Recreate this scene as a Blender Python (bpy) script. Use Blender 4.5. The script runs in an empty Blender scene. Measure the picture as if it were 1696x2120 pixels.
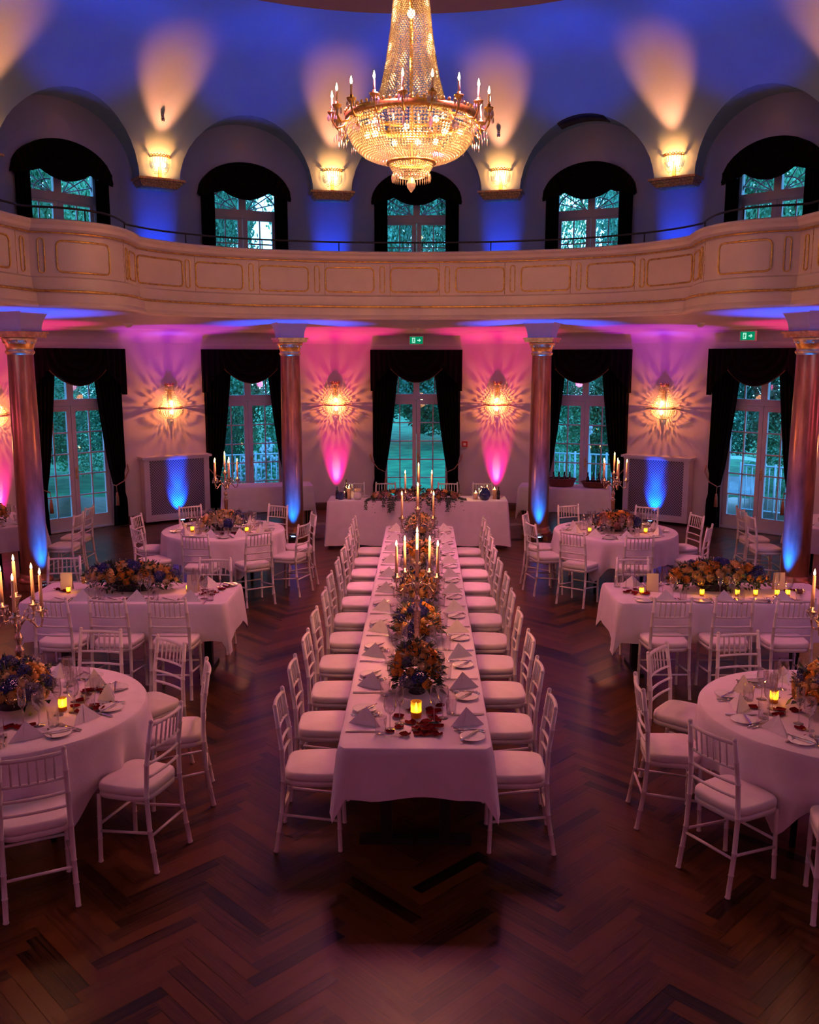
import bpy, math, random
from mathutils import Vector, Matrix, Euler
S = bpy.context.scene
COL = S.collection
PI = math.pi
R_ = math.radians
sin, cos = math.sin, math.cos
rnd = random.Random(7)

# ------------------------------------------------------------------ helpers
class MB:
    def __init__(s):
        s.v = []; s.f = []; s.sm = []; s.mi = []; s.m = 0
    def add(s, vs, fs, smooth=False, M=None):
        o = len(s.v)
        if M is not None: vs = [M @ Vector(p) for p in vs]
        s.v += [tuple(p) for p in vs]
        s.f += [tuple(i + o for i in f) for f in fs]
        s.sm += [smooth] * len(fs); s.mi += [s.m] * len(fs)
        return s
    def box(s, c, d, rz=0, M=None):
        x, y, z = d[0] / 2, d[1] / 2, d[2] / 2
        vs = []
        for a in (-x, x):
            for b in (-y, y):
                for e in (-z, z):
                    vs.append((c[0] + a * cos(rz) - b * sin(rz), c[1] + a * sin(rz) + b * cos(rz), c[2] + e))
        return s.add(vs, [(0, 1, 3, 2), (4, 6, 7, 5), (0, 4, 5, 1), (2, 3, 7, 6), (0, 2, 6, 4), (1, 5, 7, 3)], False, M)
    def grid(s, fn, nu, nv, cu=False, cv=False, smooth=True, M=None):
        vs = [fn(i / nu, j / nv) for i in range(nu + (0 if cu else 1)) for j in range(nv + (0 if cv else 1))]
        U = nu if cu else nu + 1; V = nv if cv else nv + 1
        fs = []
        for i in range(nu):
            for j in range(nv):
                a = i * V + j; b = ((i + 1) % U) * V + j; jn = (j + 1) % V
                fs.append((a, b, ((i + 1) % U) * V + jn, i * V + jn))
        return s.add(vs, fs, smooth, M)
    def lathe(s, prof, n=24, c=(0, 0, 0), M=None, a0=0, a1=2 * PI, smooth=True):
        full = abs(a1 - a0 - 2 * PI) < 1e-6
        k = len(prof)
        vs = []; N = n if full else n + 1
        for i in range(N):
            a = a0 + (a1 - a0) * i / n
            for r, z in prof: vs.append((c[0] + r * cos(a), c[1] + r * sin(a), c[2] + z))
        fs = []
        for i in range(n):
            for j in range(k - 1):
                a = i * k + j; b = ((i + 1) % N) * k + j
                fs.append((a, b, b + 1, a + 1))
        return s.add(vs, fs, smooth, M)
    def tube(s, pts, r, n=8, M=None, cap=True, closed=False, smooth=True):
        P = [Vector(p) for p in pts]; k = len(P)
        if not hasattr(r, '__len__'): r = [r] * k
        vs = []; up = None
        for i in range(k):
            if closed: d = P[(i + 1) % k] - P[i - 1]
            else: d = P[min(i + 1, k - 1)] - P[max(i - 1, 0)]
            d = d.normalized() if d.length > 1e-9 else Vector((0, 0, 1))
            if up is None:
                up = Vector((0, 0, 1)) if abs(d.z) < .9 else Vector((1, 0, 0))
            x = up.cross(d)
            if x.length < 1e-6: x = Vector((1, 0, 0)).cross(d)
            x.normalize(); y = d.cross(x); up = y
            for j in range(n):
                a = 2 * PI * j / n
                vs.append(P[i] + x * (r[i] * cos(a)) + y * (r[i] * sin(a)))
        fs = []
        for i in range(k if closed else k - 1):
            for j in range(n):
                a = i * n + j; b = i * n + (j + 1) % n
                i2 = (i + 1) % k
                fs.append((a, b, i2 * n + (j + 1) % n, i2 * n + j))
        if cap and not closed:
            fs.append(tuple(range(n - 1, -1, -1))); fs.append(tuple(range((k - 1) * n, k * n)))
        return s.add(vs, fs, smooth, M)
    def ball(s, c, r, n=10, m=6, M=None, sc=(1, 1, 1), smooth=True):
        pr = [(max(1e-4, r * sin(PI * j / m)), -r * cos(PI * j / m)) for j in range(m + 1)]
        vs = [];
        for i in range(n):
            a = 2 * PI * i / n
            for q, z in pr: vs.append((c[0] + q * cos(a) * sc[0], c[1] + q * sin(a) * sc[1], c[2] + z * sc[2]))
        k = m + 1; fs = []
        for i in range(n):
            for j in range(m):
                a = i * k + j; b = ((i + 1) % n) * k + j
                fs.append((a, b, b + 1, a + 1))
        return s.add(vs, fs, smooth, M)
    def bead(s, c, r, h=None):
        h = h or r; x, y, z = c
        return s.add([(x + r, y, z), (x, y + r, z), (x - r, y, z), (x, y - r, z), (x, y, z + h), (x, y, z - h)],
                     [(0, 1, 4), (1, 2, 4), (2, 3, 4), (3, 0, 4), (1, 0, 5), (2, 1, 5), (3, 2, 5), (0, 3, 5)])
    def mesh(s, name, mats):
        me = bpy.data.meshes.new(name)
        me.from_pydata(s.v, [], s.f)
        me.polygons.foreach_set('use_smooth', s.sm)
        if not isinstance(mats, (list, tuple)): mats = [mats]
        for m in mats: me.materials.append(m)
        if len(mats) > 1: me.polygons.foreach_set('material_index', s.mi)
        me.update()
        return me
    def build(s, name, mats, parent=None, loc=(0, 0, 0), rz=0):
        return obj(name, s.mesh(name, mats), parent, loc, rz)

def obj(name, me, parent=None, loc=(0, 0, 0), rz=0, rot=None, sc=1):
    o = bpy.data.objects.new(name, me); COL.objects.link(o)
    o.location = loc; o.rotation_euler = rot if rot is not None else (0, 0, rz)
    if sc != 1: o.scale = (sc,) * 3 if not hasattr(sc, '__len__') else sc
    if parent is not None: o.parent = parent
    return o

def tag(o, label=None, cat=None, group=None, kind=None):
    if label: o['label'] = label
    if cat: o['category'] = cat
    if group: o['group'] = group
    if kind: o['kind'] = kind
    return o

def thing(name, label, cat, loc=(0, 0, 0), rz=0, group=None):
    o = bpy.data.objects.new(name, None); COL.objects.link(o)
    o.empty_display_size = .05
    o.location = loc; o.rotation_euler = (0, 0, rz)
    return tag(o, label, cat, group)

def copy_tree(o, loc=None, rz=None, label=None, group=None, parent=None):
    c = o.copy(); COL.objects.link(c)
    if parent is not None: c.parent = parent
    if loc is not None: c.location = loc
    if rz is not None: c.rotation_euler = (0, 0, rz)
    if label: c['label'] = label
    if group: c['group'] = group
    for ch in list(o.children): copy_tree(ch, parent=c)
    return c

def struct(name, mb, m, label, parent=None, loc=(0, 0, 0), rz=0):
    o = mb.build(name, m, parent, loc, rz)
    return tag(o, label, None, None, 'structure') if parent is None else o

ORD = ['nearest', 'second', 'third', 'fourth', 'fifth', 'sixth', 'seventh', 'eighth', 'ninth', 'tenth', 'farthest']

# ------------------------------------------------------------------ materials
def mat(name, col, rough=.5, metal=0., var=.12, vs=6., bump=0., bs=40., trans=0., sheen=0., spec=.5, coat=0., coords='Object'):
    m = bpy.data.materials.new(name); m.use_nodes = True
    nt = m.node_tree; b = nt.nodes['Principled BSDF']
    b.inputs['Roughness'].default_value = rough; b.inputs['Metallic'].default_value = metal
    b.inputs['Specular IOR Level'].default_value = spec
    b.inputs['Transmission Weight'].default_value = trans
    b.inputs['Sheen Weight'].default_value = sheen
    b.inputs['Coat Weight'].default_value = coat
    tc = nt.nodes.new('ShaderNodeTexCoord')
    n = nt.nodes.new('ShaderNodeTexNoise'); n.inputs['Scale'].default_value = vs; n.inputs['Detail'].default_value = 3
    nt.links.new(tc.outputs[coords], n.inputs['Vector'])
    r = nt.nodes.new('ShaderNodeValToRGB')
    r.color_ramp.elements[0].position = .3; r.color_ramp.elements[1].position = .7
    r.color_ramp.elements[0].color = (*[max(0, c * (1 - var)) for c in col], 1)
    r.color_ramp.elements[1].color = (*[min(1, c * (1 + var)) for c in col], 1)
    nt.links.new(n.outputs['Fac'], r.inputs['Fac']); nt.links.new(r.outputs['Color'], b.inputs['Base Color'])
    if bump:
        n2 = nt.nodes.new('ShaderNodeTexNoise'); n2.inputs['Scale'].default_value = bs; n2.inputs['Detail'].default_value = 4
        nt.links.new(tc.outputs[coords], n2.inputs['Vector'])
        bp = nt.nodes.new('ShaderNodeBump'); bp.inputs['Strength'].default_value = bump; bp.inputs['Distance'].default_value = .01
        nt.links.new(n2.outputs['Fac'], bp.inputs['Height']); nt.links.new(bp.outputs['Normal'], b.inputs['Normal'])
    return m

def emit(name, col, st, sample=False):
    m = bpy.data.materials.new(name); m.use_nodes = True
    nt = m.node_tree; nt.nodes.clear()
    e = nt.nodes.new('ShaderNodeEmission'); e.inputs['Color'].default_value = (*col, 1); e.inputs['Strength'].default_value = st
    o = nt.nodes.new('ShaderNodeOutputMaterial'); nt.links.new(e.outputs[0], o.inputs['Surface'])
    if not sample: m.cycles.emission_sampling = 'NONE'
    return m

def thin_glass(name, tint=(1, 1, 1), refl=.1, rough=.02, body=None, bodyfac=0.):
    m = bpy.data.materials.new(name); m.use_nodes = True
    nt = m.node_tree; nt.nodes.clear()
    t = nt.nodes.new('ShaderNodeBsdfTransparent'); t.inputs['Color'].default_value = (*tint, 1)
    g = nt.nodes.new('ShaderNodeBsdfGlossy'); g.inputs['Roughness'].default_value = rough
    lw = nt.nodes.new('ShaderNodeLayerWeight'); lw.inputs['Blend'].default_value = .35
    mr = nt.nodes.new('ShaderNodeMapRange'); mr.inputs['To Min'].default_value = refl; mr.inputs['To Max'].default_value = min(1, refl * 7)
    nt.links.new(lw.outputs['Facing'], mr.inputs['Value'])
    mx = nt.nodes.new('ShaderNodeMixShader')
    nt.links.new(mr.outputs[0], mx.inputs[0]); nt.links.new(t.outputs[0], mx.inputs[1]); nt.links.new(g.outputs[0], mx.inputs[2])
    out = nt.nodes.new('ShaderNodeOutputMaterial'); last = mx
    if body:
        d = nt.nodes.new('ShaderNodeBsdfTranslucent'); d.inputs['Color'].default_value = (*body, 1)
        m2 = nt.nodes.new('ShaderNodeMixShader'); m2.inputs[0].default_value = bodyfac
        nt.links.new(mx.outputs[0], m2.inputs[1]); nt.links.new(d.outputs[0], m2.inputs[2]); last = m2
    nt.links.new(last.outputs[0], out.inputs['Surface'])
    return m

def crystal(name, col=(1, .9, .72)):
    m = bpy.data.materials.new(name); m.use_nodes = True
    nt = m.node_tree; nt.nodes.clear()
    d = nt.nodes.new('ShaderNodeBsdfDiffuse'); d.inputs['Color'].default_value = (*[c * .92 for c in col], 1)
    t = nt.nodes.new('ShaderNodeBsdfTranslucent'); t.inputs['Color'].default_value = (*col, 1)
    g = nt.nodes.new('ShaderNodeBsdfGlossy'); g.inputs['Roughness'].default_value = .12; g.inputs['Color'].default_value = (1, .95, .85, 1)
    a = nt.nodes.new('ShaderNodeMixShader'); a.inputs[0].default_value = .65
    nt.links.new(d.outputs[0], a.inputs[1]); nt.links.new(t.outputs[0], a.inputs[2])
    b = nt.nodes.new('ShaderNodeMixShader'); b.inputs[0].default_value = .2
    nt.links.new(a.outputs[0], b.inputs[1]); nt.links.new(g.outputs[0], b.inputs[2])
    tr = nt.nodes.new('ShaderNodeBsdfTransparent')
    e = nt.nodes.new('ShaderNodeMixShader'); e.inputs[0].default_value = .06
    nt.links.new(b.outputs[0], e.inputs[1]); nt.links.new(tr.outputs[0], e.inputs[2])
    o = nt.nodes.new('ShaderNodeOutputMaterial'); nt.links.new(e.outputs[0], o.inputs['Surface'])
    return m

M_wall = mat('plaster', (.62, .58, .56), .7, var=.05, vs=1.5, bump=.08, bs=30)
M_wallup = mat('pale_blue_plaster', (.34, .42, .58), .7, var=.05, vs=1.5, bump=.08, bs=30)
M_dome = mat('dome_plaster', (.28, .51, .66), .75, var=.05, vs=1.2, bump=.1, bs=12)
M_parapet = mat('parapet_paint', (.64, .51, .49), .45, var=.05, vs=3, bump=.05, bs=25)
M_soffit = mat('soffit_paint', (.56, .5, .54), .6, var=.04)
M_gold = mat('gilding', (.95, .52, .14), .36, 1., var=.35, vs=18, bump=.2, bs=60)
M_goldd = mat('aged_gilding', (.62, .4, .15), .45, .45, var=.5, vs=30, bump=.5, bs=90)
M_base = mat('dark_oak_skirting', (.09, .035, .016), .4, var=.3, vs=9)
M_frame = mat('door_white_paint', (.6, .57, .58), .4, var=.04)
M_velvet = mat('black_velvet', (.0045, .003, .0035), .95, var=.4, vs=14, sheen=.0, spec=.05)
M_fringe = mat('dark_fringe', (.05, .02, .012), .9)
M_rope = mat('tieback_cord', (.3, .17, .1), .8, var=.3, vs=60)
M_cloth = mat('table_linen', (.74, .66, .74), .8, var=.05, vs=7, bump=.12, bs=60, sheen=.1)
M_chair = mat('white_chair_paint', (.68, .64, .63), .4, var=.06, vs=12)
M_seat = mat('ivory_seat_pad', (.76, .71, .69), .75, var=.05, vs=9, bump=.06, bs=80)
M_napkin = mat('white_napkin', (.78, .74, .78), .8, var=.04, vs=20, bump=.1, bs=120)
M_china = mat('white_china', (.8, .78, .78), .12, var=.03, spec=.6)
M_steel = mat('polished_steel', (.72, .68, .68), .16, 1., var=.1, vs=50)
M_silver = mat('silver_plate', (.52, .38, .3), .18, 1., var=.3, vs=40, bump=.5, bs=70)
M_candle = mat('flame_lit_wax', (.92, .6, .34), .5, var=.06)  # orange glow of the flames put into the wax colour
M_black = mat('black_steel', (.012, .011, .011), .5, .3)
M_leaf = mat('dark_foliage', (.028, .055, .034), .5, var=.5, vs=25)
M_leaf2 = mat('sage_foliage', (.07, .1, .06), .55, var=.4, vs=25)
M_petal = mat('red_petal', (.1, .0015, .005), .9, var=.35, vs=40, spec=.08)
M_fl = [mat('orange_rose', (.9, .36, .05), .6, var=.3, vs=40), mat('peach_rose', (.92, .55, .2), .6, var=.2, vs=40),
        mat('cream_rose', (.9, .7, .42), .6, var=.15, vs=40), mat('pink_rose', (.62, .3, .26), .6, var=.2, vs=40)]
M_blue = mat('blue_hydrangea', (.008, .014, .16), .8, var=.5, vs=50)
M_lilac = mat('lilac_hydrangea', (.06, .06, .17), .6, var=.4, vs=50)
M_breath = mat('white_sprig', (.7, .62, .55), .7)
M_wicker = mat('wicker', (.14, .035, .022), .6, var=.5, vs=60, bump=.6, bs=120)
M_bottle = mat('dark_bottle_glass', (.02, .012, .02), .1, var=.2, spec=.7)
M_bluevase = mat('cobalt_glass', (.015, .025, .12), .08, var=.3, spec=.8)
M_card = mat('cream_card', (.72, .58, .45), .7, var=.04)
M_glass = thin_glass('drinking_glass', (.95, .93, .95), .16, .05)
M_pane = thin_glass('window_pane', (.93, .98, .98), .03, .02)
M_amber = thin_glass('amber_votive_glass', (1, .8, .35), .06, .06, (1, .78, .16), .4)
M_crystal = crystal('crystal_beads', (1, .92, .66))
M_crystal2 = crystal('cool_crystal', (.9, .85, .9))
M_bulb = emit('bulb_glow', (1, .72, .38), 22)
M_flame = emit('flame', (1, .62, .22), 26)
M_led_b = emit('blue_led', (.15, .35, 1), 12)
M_led_p = emit('pink_led', (1, .2, .45), 10)
M_exit = emit('exit_green', (0, .27, .12), 1.0)
M_exitw = emit('exit_white', (.45, 1, .75), 1.0)
M_redbox = mat('alarm_red', (.4, .02, .02), .4)
M_whitebox = mat('white_plastic', (.7, .66, .66), .5)
M_clear = thin_glass('clear_acrylic', (.95, .95, .97), .1, .05)
M_canvas = mat('white_canvas', (.8, .85, .88), .7)
M_iron = mat('painted_iron', (.2, .25, .27), .5, .2)
M_bark = mat('bark', (.05, .04, .03), .9, var=.4, vs=12)
M_tree = [mat('green_leaves', (.16, .42, .2), .6, var=.6, vs=1.5), mat('deep_green_leaves', (.1, .3, .17), .6, var=.6, vs=1.5)]
M_whitefl = mat('white_blossom', (.75, .8, .8), .7)
M_lawn = mat('lawn_grass', (.06, .27, .085), .9, var=.45, vs=2.2, bump=.6, bs=25)

def grille_mat():
    m = mat('radiator_grille', (.30, .27, .30), .5)
    nt = m.node_tree; b = nt.nodes['Principled BSDF']
    tc = nt.nodes.new('ShaderNodeTexCoord'); ch = nt.nodes.new('ShaderNodeTexChecker'); ch.inputs['Scale'].default_value = 42
    ch.inputs['Color1'].default_value = (.34, .31, .34, 1); ch.inputs['Color2'].default_value = (.05, .045, .05, 1)
    nt.links.new(tc.outputs['Object'], ch.inputs['Vector']); nt.links.new(ch.outputs['Color'], b.inputs['Base Color'])
    return m
M_grille = grille_mat()

def column_mat():
    m = mat('gilded_column', (.34, .14, .06), .28, .55, var=.5, vs=4, bump=.1, bs=12)
    nt = m.node_tree
    for n in nt.nodes:
        if n.type == 'TEX_NOISE' and n.inputs['Scale'].default_value == 4:
            mp = nt.nodes.new('ShaderNodeMapping'); mp.inputs['Scale'].default_value = (2.2, 2.2, .5)
            tc = [q for q in nt.nodes if q.type == 'TEX_COORD'][0]
            nt.links.new(tc.outputs['Object'], mp.inputs['Vector']); nt.links.new(mp.outputs[0], n.inputs['Vector'])
            n.inputs['Detail'].default_value = 6
    return m
M_column = column_mat()

def floor_mat():
    m = bpy.data.materials.new('oak_herringbone'); m.use_nodes = True
    nt = m.node_tree; b = nt.nodes['Principled BSDF']
    at = nt.nodes.new('ShaderNodeAttribute'); at.attribute_name = 'tone'
    uv = nt.nodes.new('ShaderNodeUVMap'); uv.uv_map = 'UVMap'
    mp = nt.nodes.new('ShaderNodeMapping'); mp.inputs['Scale'].default_value = (2.2, 75., 1)
    nt.links.new(uv.outputs[0], mp.inputs['Vector'])
    n = nt.nodes.new('ShaderNodeTexNoise'); n.inputs['Scale'].default_value = 1.; n.inputs['Detail'].default_value = 7; n.inputs['Roughness'].default_value = .65; n.inputs['Distortion'].default_value = .8
    nt.links.new(mp.outputs[0], n.inputs['Vector'])
    mul = nt.nodes.new('ShaderNodeMath'); mul.operation = 'MULTIPLY_ADD'; mul.inputs[1].default_value = .95
    nt.links.new(n.outputs['Fac'], mul.inputs[0]); nt.links.new(at.outputs['Fac'], mul.inputs[2])
    r = nt.nodes.new('ShaderNodeValToRGB'); e = r.color_ramp.elements
    e[0].position = .5; e[0].color = (.003, .001, .0003, 1); e[1].position = 1.05; e[1].color = (.10, .038, .007, 1)
    nt.links.new(mul.outputs[0], r.inputs['Fac']); nt.links.new(r.outputs['Color'], b.inputs['Base Color'])
    rr = nt.nodes.new('ShaderNodeMapRange'); rr.inputs['To Min'].default_value = .2; rr.inputs['To Max'].default_value = .42
    nt.links.new(n.outputs['Fac'], rr.inputs['Value']); nt.links.new(rr.outputs[0], b.inputs['Roughness'])
    bp = nt.nodes.new('ShaderNodeBump'); bp.inputs['Strength'].default_value = .12; bp.inputs['Distance'].default_value = .004
    nt.links.new(n.outputs['Fac'], bp.inputs['Height']); nt.links.new(bp.outputs['Normal'], b.inputs['Normal'])
    b.inputs['Specular IOR Level'].default_value = .24
    return m
M_floor = floor_mat()

# ------------------------------------------------------------------ camera
F = 1900.; HCAM = 2.95
th = math.atan2(316, F); yaw = math.atan2(28, F / cos(th))
cam = bpy.data.cameras.new('camera'); co = bpy.data.objects.new('camera', cam); COL.objects.link(co)
cam.sensor_fit = 'HORIZONTAL'; cam.sensor_width = 36; cam.lens = F / 1696 * 36
cam.clip_start = .05; cam.clip_end = 300
co.location = (0, 0, HCAM)
co.rotation_euler = Euler((PI / 2 - th, 0, yaw), 'XYZ')
S.camera = co

# ------------------------------------------------------------------ room shell
CX, CY, RW = -.13, 10.2, 8.0
BAY = 23.4
def P(phi, r, z=0, t=0):
    a = R_(phi)
    return (CX + r * sin(a) + t * cos(a), CY + r * cos(a) - t * sin(a), z)
BAYS = [0, -BAY, BAY, -2 * BAY, 2 * BAY]

# floor: herringbone planks, one mesh
def make_floor():
    L, W = .56, .08
    vs = []; fs = []; uvs = []; tones = []
    k = int(L / W)
    c45 = math.sqrt(.5)
    def T(x, y):   # rotate 45 deg so that the zigzag runs along the room axis
        return ((x - y) * c45, (x + y) * c45 + 8.)
    def plank(x0, y0, x1, y1, horiz):
        cx, cy = T((x0 + x1) / 2, (y0 + y1) / 2)
        if not (-9.2 < cx < 9.2 and -2.6 < cy < 19.6): return
        o = len(vs)
        g_ = .0011
        for (x, y) in ((x0 + g_, y0 + g_), (x1 - g_, y0 + g_), (x1 - g_, y1 - g_), (x0 + g_, y1 - g_)):
            X, Y = T(x, y); vs.append((X, Y, 0))
        fs.append((o, o + 1, o + 2, o + 3))
        u0, v0 = rnd.random() * 50, rnd.random() * 50
        uvs.extend([(u0, v0), (u0 + L, v0), (u0 + L, v0 + W), (u0, v0 + W)] if horiz else [(u0, v0), (u0, v0 + W), (u0 + L, v0 + W), (u0 + L, v0)])
        t = max(0, min(1, rnd.gauss(.36, .17))); tones.append(t)
    n = 330
    # herringbone lattice
    for i in range(-n, n):
        for j in range(-26, 27):
            x = i * W + j * 2 * L * .5 * 1.0
            # horizontal plank starting at (i*W + j*2L, i*W), vertical follows it
            X0 = i * W + j * 2 * L; Y0 = i * W
            plank(X0, Y0, X0 + L, Y0 + W, True)
            plank(X0 + L, Y0 + W - L, X0 + L + W, Y0 + W, False)
    me = bpy.data.meshes.new('floor'); me.from_pydata(vs, [], fs)
    uvl = me.uv_layers.new(name='UVMap')
    for i, q in enumerate(uvs): uvl.data[i].uv = q
    a = me.attributes.new('tone', 'FLOAT', 'FACE'); a.data.foreach_set('value', tones)
    me.materials.append(M_floor); me.update()
    o = obj('floor', me); tag(o, 'dark brown herringbone oak parquet floor', None, None, 'structure')
make_floor()
struct('floor_slab', MB().box((0, 8.5, -.06), (18.6, 22.4, .1)), M_base, 'dark sub floor under the parquet')

ZL = 3.25      # cove start of lower wall
def wall_mesh(z0, z1f, openings, phis, rv=.28):
    """cylinder wall with rectangular openings (phi_c, half_angle, zb, zt)"""
    mb = MB()
    def op(p):
        for o in openings:
            if abs(p - o[0]) < o[1] - 1e-6: return o
        return None
    def q(pa, pb, za, zb, zc, zd):
        n = 5
        for i in range(n):
            f0, f1 = i / n, (i + 1) / n
            a0 = za + (zc - za) * f0; a1 = za + (zc - za) * f1; b0 = zb + (zd - zb) * f0; b1 = zb + (zd - zb) * f1
            mb.add([P(pa, RW, a0), P(pb, RW, b0), P(pb, RW, b1), P(pa, RW, a1)], [(0, 1, 2, 3)], True)
    for i in range(len(phis) - 1):
        pa, pb = phis[i], phis[i + 1]
        o = op((pa + pb) / 2)
        if o is None:
            zb = 4.5 if (z0 > 3 and abs((pa + pb) / 2) > 149) else z0
            q(pa, pb, zb, zb, z1f(pa), z1f(pb))
        else:
            if o[2] > z0: q(pa, pb, z0, z0, o[2], o[2])
            q(pa, pb, o[3], o[3], z1f(pa), z1f(pb))
            mb.add([P(pa, RW, o[3]), P(pb, RW, o[3]), P(pb, RW + rv, o[3]), P(pa, RW + rv, o[3])], [(0, 1, 2, 3)])
            mb.add([P(pa, RW, o[2]), P(pb, RW, o[2]), P(pb, RW + rv, o[2]), P(pa, RW + rv, o[2])], [(3, 2, 1, 0)])
    for o in openings:
        for s in (-1, 1):
            p = o[0] + s * o[1]
            mb.add([P(p, RW, o[2]), P(p, RW, o[3]), P(p, RW + rv, o[3]), P(p, RW + rv, o[2])], [(0, 1, 2, 3)])
    return mb
def phi_list(a, b, st, extra):
    s = set()
    p = a
    while p < b + 1e-6: s.add(round(p, 4)); p += st
    for e in extra: s.add(round(e, 4))
    L = sorted(s); out = [L[0]]
    for q in L[1:]:
        if q - out[-1] > .02: out.append(q)
    return out
hd = math.degrees(math.asin(.74 / RW)); hu = math.degrees(math.asin(.68 / RW))
opL = [(p, hd, 0, 3.02) for p in BAYS]
ex = [p + s * hd for p in BAYS for s in (-1, 1)]
struct('wall_back', wall_mesh(0, lambda p: ZL, opL, phi_list(-148, 148, 1.6, ex)), M_wall, 'curved white plaster wall around the lower hall')

# upper wall with lunettes
HA = 9.05; ZC = 6.0; RISE = 1.15
def zlun(p):
    k = round(p / BAY); d = p - k * BAY
    if abs(d) >= HA: return ZC
    return ZC + RISE * math.sqrt(max(0, 1 - (d / HA) ** 2))
exu = [p + s * hu for p in BAYS for s in (-1, 1)]
lun = []
for k in range(-8, 9):
    for i in range(0, 19): lun.append(k * BAY - HA * cos(PI * i / 18))
lun = [p for p in lun if -180 < p < 180]
opU = [(p, hu, 3.64, 6.12) for p in BAYS]
pu = phi_list(-180, 180, 1.8, exu + lun)
struct('wall_gallery', wall_mesh(3.6, zlun, opU, pu), M_wallup, 'curved upper wall with arched lunettes behind the gallery')
RD0, RD1, ZT = 7.68, 5.0, 8.2
def dome_pt(p, s):
    zs = zlun(p); t0 = math.asin(min(1, (zs - ZC) / (ZT - ZC))); t = t0 + (PI / 2 - t0) * s
    return P(p, RD1 + (RD0 - RD1) * cos(t), ZC + (ZT - ZC) * sin(t))
dm = MB()
n = 18
vs = [dome_pt(p, j / n) for p in pu for j in range(n + 1)]
fs = []
for i in range(len(pu) - 1):
    for j in range(n):
        a = i * (n + 1) + j; fs.append((a, a + 1, a + n + 2, a + n + 1))
dm.add(vs, fs, True)
# flat centre
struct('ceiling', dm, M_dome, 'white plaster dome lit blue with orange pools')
oc = MB()
rim = [P(p, RD1, ZT) for p in pu]; rim2 = [P(p, RD1, ZT + .22) for p in pu]; K_ = len(pu)
oc.add(rim + rim2, [(i, i + 1, K_ + i + 1, K_ + i) for i in range(K_ - 1)], True)
oc.add(rim2[:-1], [tuple(range(K_ - 1))])
struct('ceiling_oculus', oc, mat('warm_light_tint', (.5, .34, .27), .7, var=.04), 'flat recessed centre of the domed ceiling, warm light put into its beige colour')  # warm light on this flat centre is painted in as beige
intr = MB()
for i in range(len(pu) - 1):
    a, b = pu[i], pu[i + 1]
    q0, q1 = dome_pt(a, 0), dome_pt(b, 0)
    intr.add([q0, q1, P(b, RW, q1[2]), P(a, RW, q0[2])], [(0, 1, 2, 3)], True)
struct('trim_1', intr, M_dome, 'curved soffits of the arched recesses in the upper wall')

# alcove behind the camera
al = MB()
al.box((-4.35, .5, 2.3), (.1, 6.4, 4.6)); al.box((4.1, .5, 2.3), (.1, 6.4, 4.6)); al.box((-.13, -2.6, 2.3), (8.6, .1, 4.6)); al.box((-.13, .3, 4.58), (8.6, 6., .1))
for s in (-1, 1):
    for k in range(8):
        pa, pb = s * (148 + k * 4), s * (152 + k * 4)
        pass
struct('wall_front', al, M_wall, 'plain white walls of the recess the view is taken from')

# ---- balcony parapet path (relative to room centre axis), left half mirrored
ctrl = [(0, 14.5), (-.9, 14.45), (-1.8, 14.26), (-2.6, 13.93), (-3.2, 13.46), (-3.55, 13.0), (-3.72, 12.6)]
ctrl2 = [(-3.72, 12.6), (-3.69, 12.4), (-3.665, 12.1), (-3.68, 11.8), (-3.77, 11.52), (-3.93, 11.3), (-4.15, 11.14), (-4.48, 11.02)]
ctrl3 = [(-4.48, 11.02), (-4.54, 10.7), (-4.63, 10.2), (-4.78, 9.5), (-5.1, 8.6), (-5.7, 7.7), (-6.6, 6.9), (-7.35, 6.5)]
def catmull(pts, n):
    out = []
    for i in range(len(pts) - 1):
        p0 = Vector(pts[max(i - 1, 0)]); p1 = Vector(pts[i]); p2 = Vector(pts[i + 1]); p3 = Vector(pts[min(i + 2, len(pts) - 1)])
        for k in range(n):
            t = k / n
            out.append(.5 * (2 * p1 + (p2 - p0) * t + (2 * p0 - 5 * p1 + 4 * p2 - p3) * t * t + (3 * p1 - p0 - 3 * p2 + p3) * t ** 3))
    out.append(Vector(pts[-1]))
    return out
left = catmull([(0.9, 14.45)] + ctrl, 6)[6:] + catmull(ctrl2, 6)[1:] + catmull(ctrl3, 6)[1:]
path = [Vector((-p.x, p.y)) for p in reversed(left)] + left[1:]     # right end -> left end
path = [Vector((p.x + CX, p.y)) for p in path]
NP = len(path)
def tang(i):
    d = path[min(i + 1, NP - 1)] - path[max(i - 1, 0)]
    return d.normalized()
def norm(i):   # towards room centre / camera (path runs right to left)
    t = tang(i); nn = Vector((-t.y, t.x))
    return nn
def off(i, o, z):
    q = path[i] + norm(i) * o
    return (q.x, q.y, z)
# make sure normal points to the room centre
if norm(NP // 2).y > 0:
    _n = norm
    def norm(i): return -_n(i)
prof = [(-.24, 4.0), (-.24, 4.57), (.05, 4.57), (.085, 4.555), (.09, 4.53), (.065, 4.5), (.06, 4.46), (.03, 4.43), (.0, 4.405), (0, 3.92), (.03, 3.9), (.045, 3.8), (.055, 3.76), (.085, 3.735),
        (.10, 3.70), (.105, 3.62), (.12, 3.6), (.13, 3.575), (.12, 3.55), (.05, 3.545)]
pp = MB()
vs = [off(i, o, z) for i in range(NP) for o, z in prof]; k = len(prof)
pp.add(vs, [(i * k + j, (i + 1) * k + j, (i + 1) * k + j + 1, i * k + j + 1) for i in range(NP - 1) for j in range(k - 1)], True)
balcony = struct('wall_balcony', pp, M_parapet, 'cream panelled gallery parapet with gilded mouldings curving round the hall')
mod = balcony.modifiers.new('edge', 'EDGE_SPLIT'); mod.split_angle = R_(32)
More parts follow.
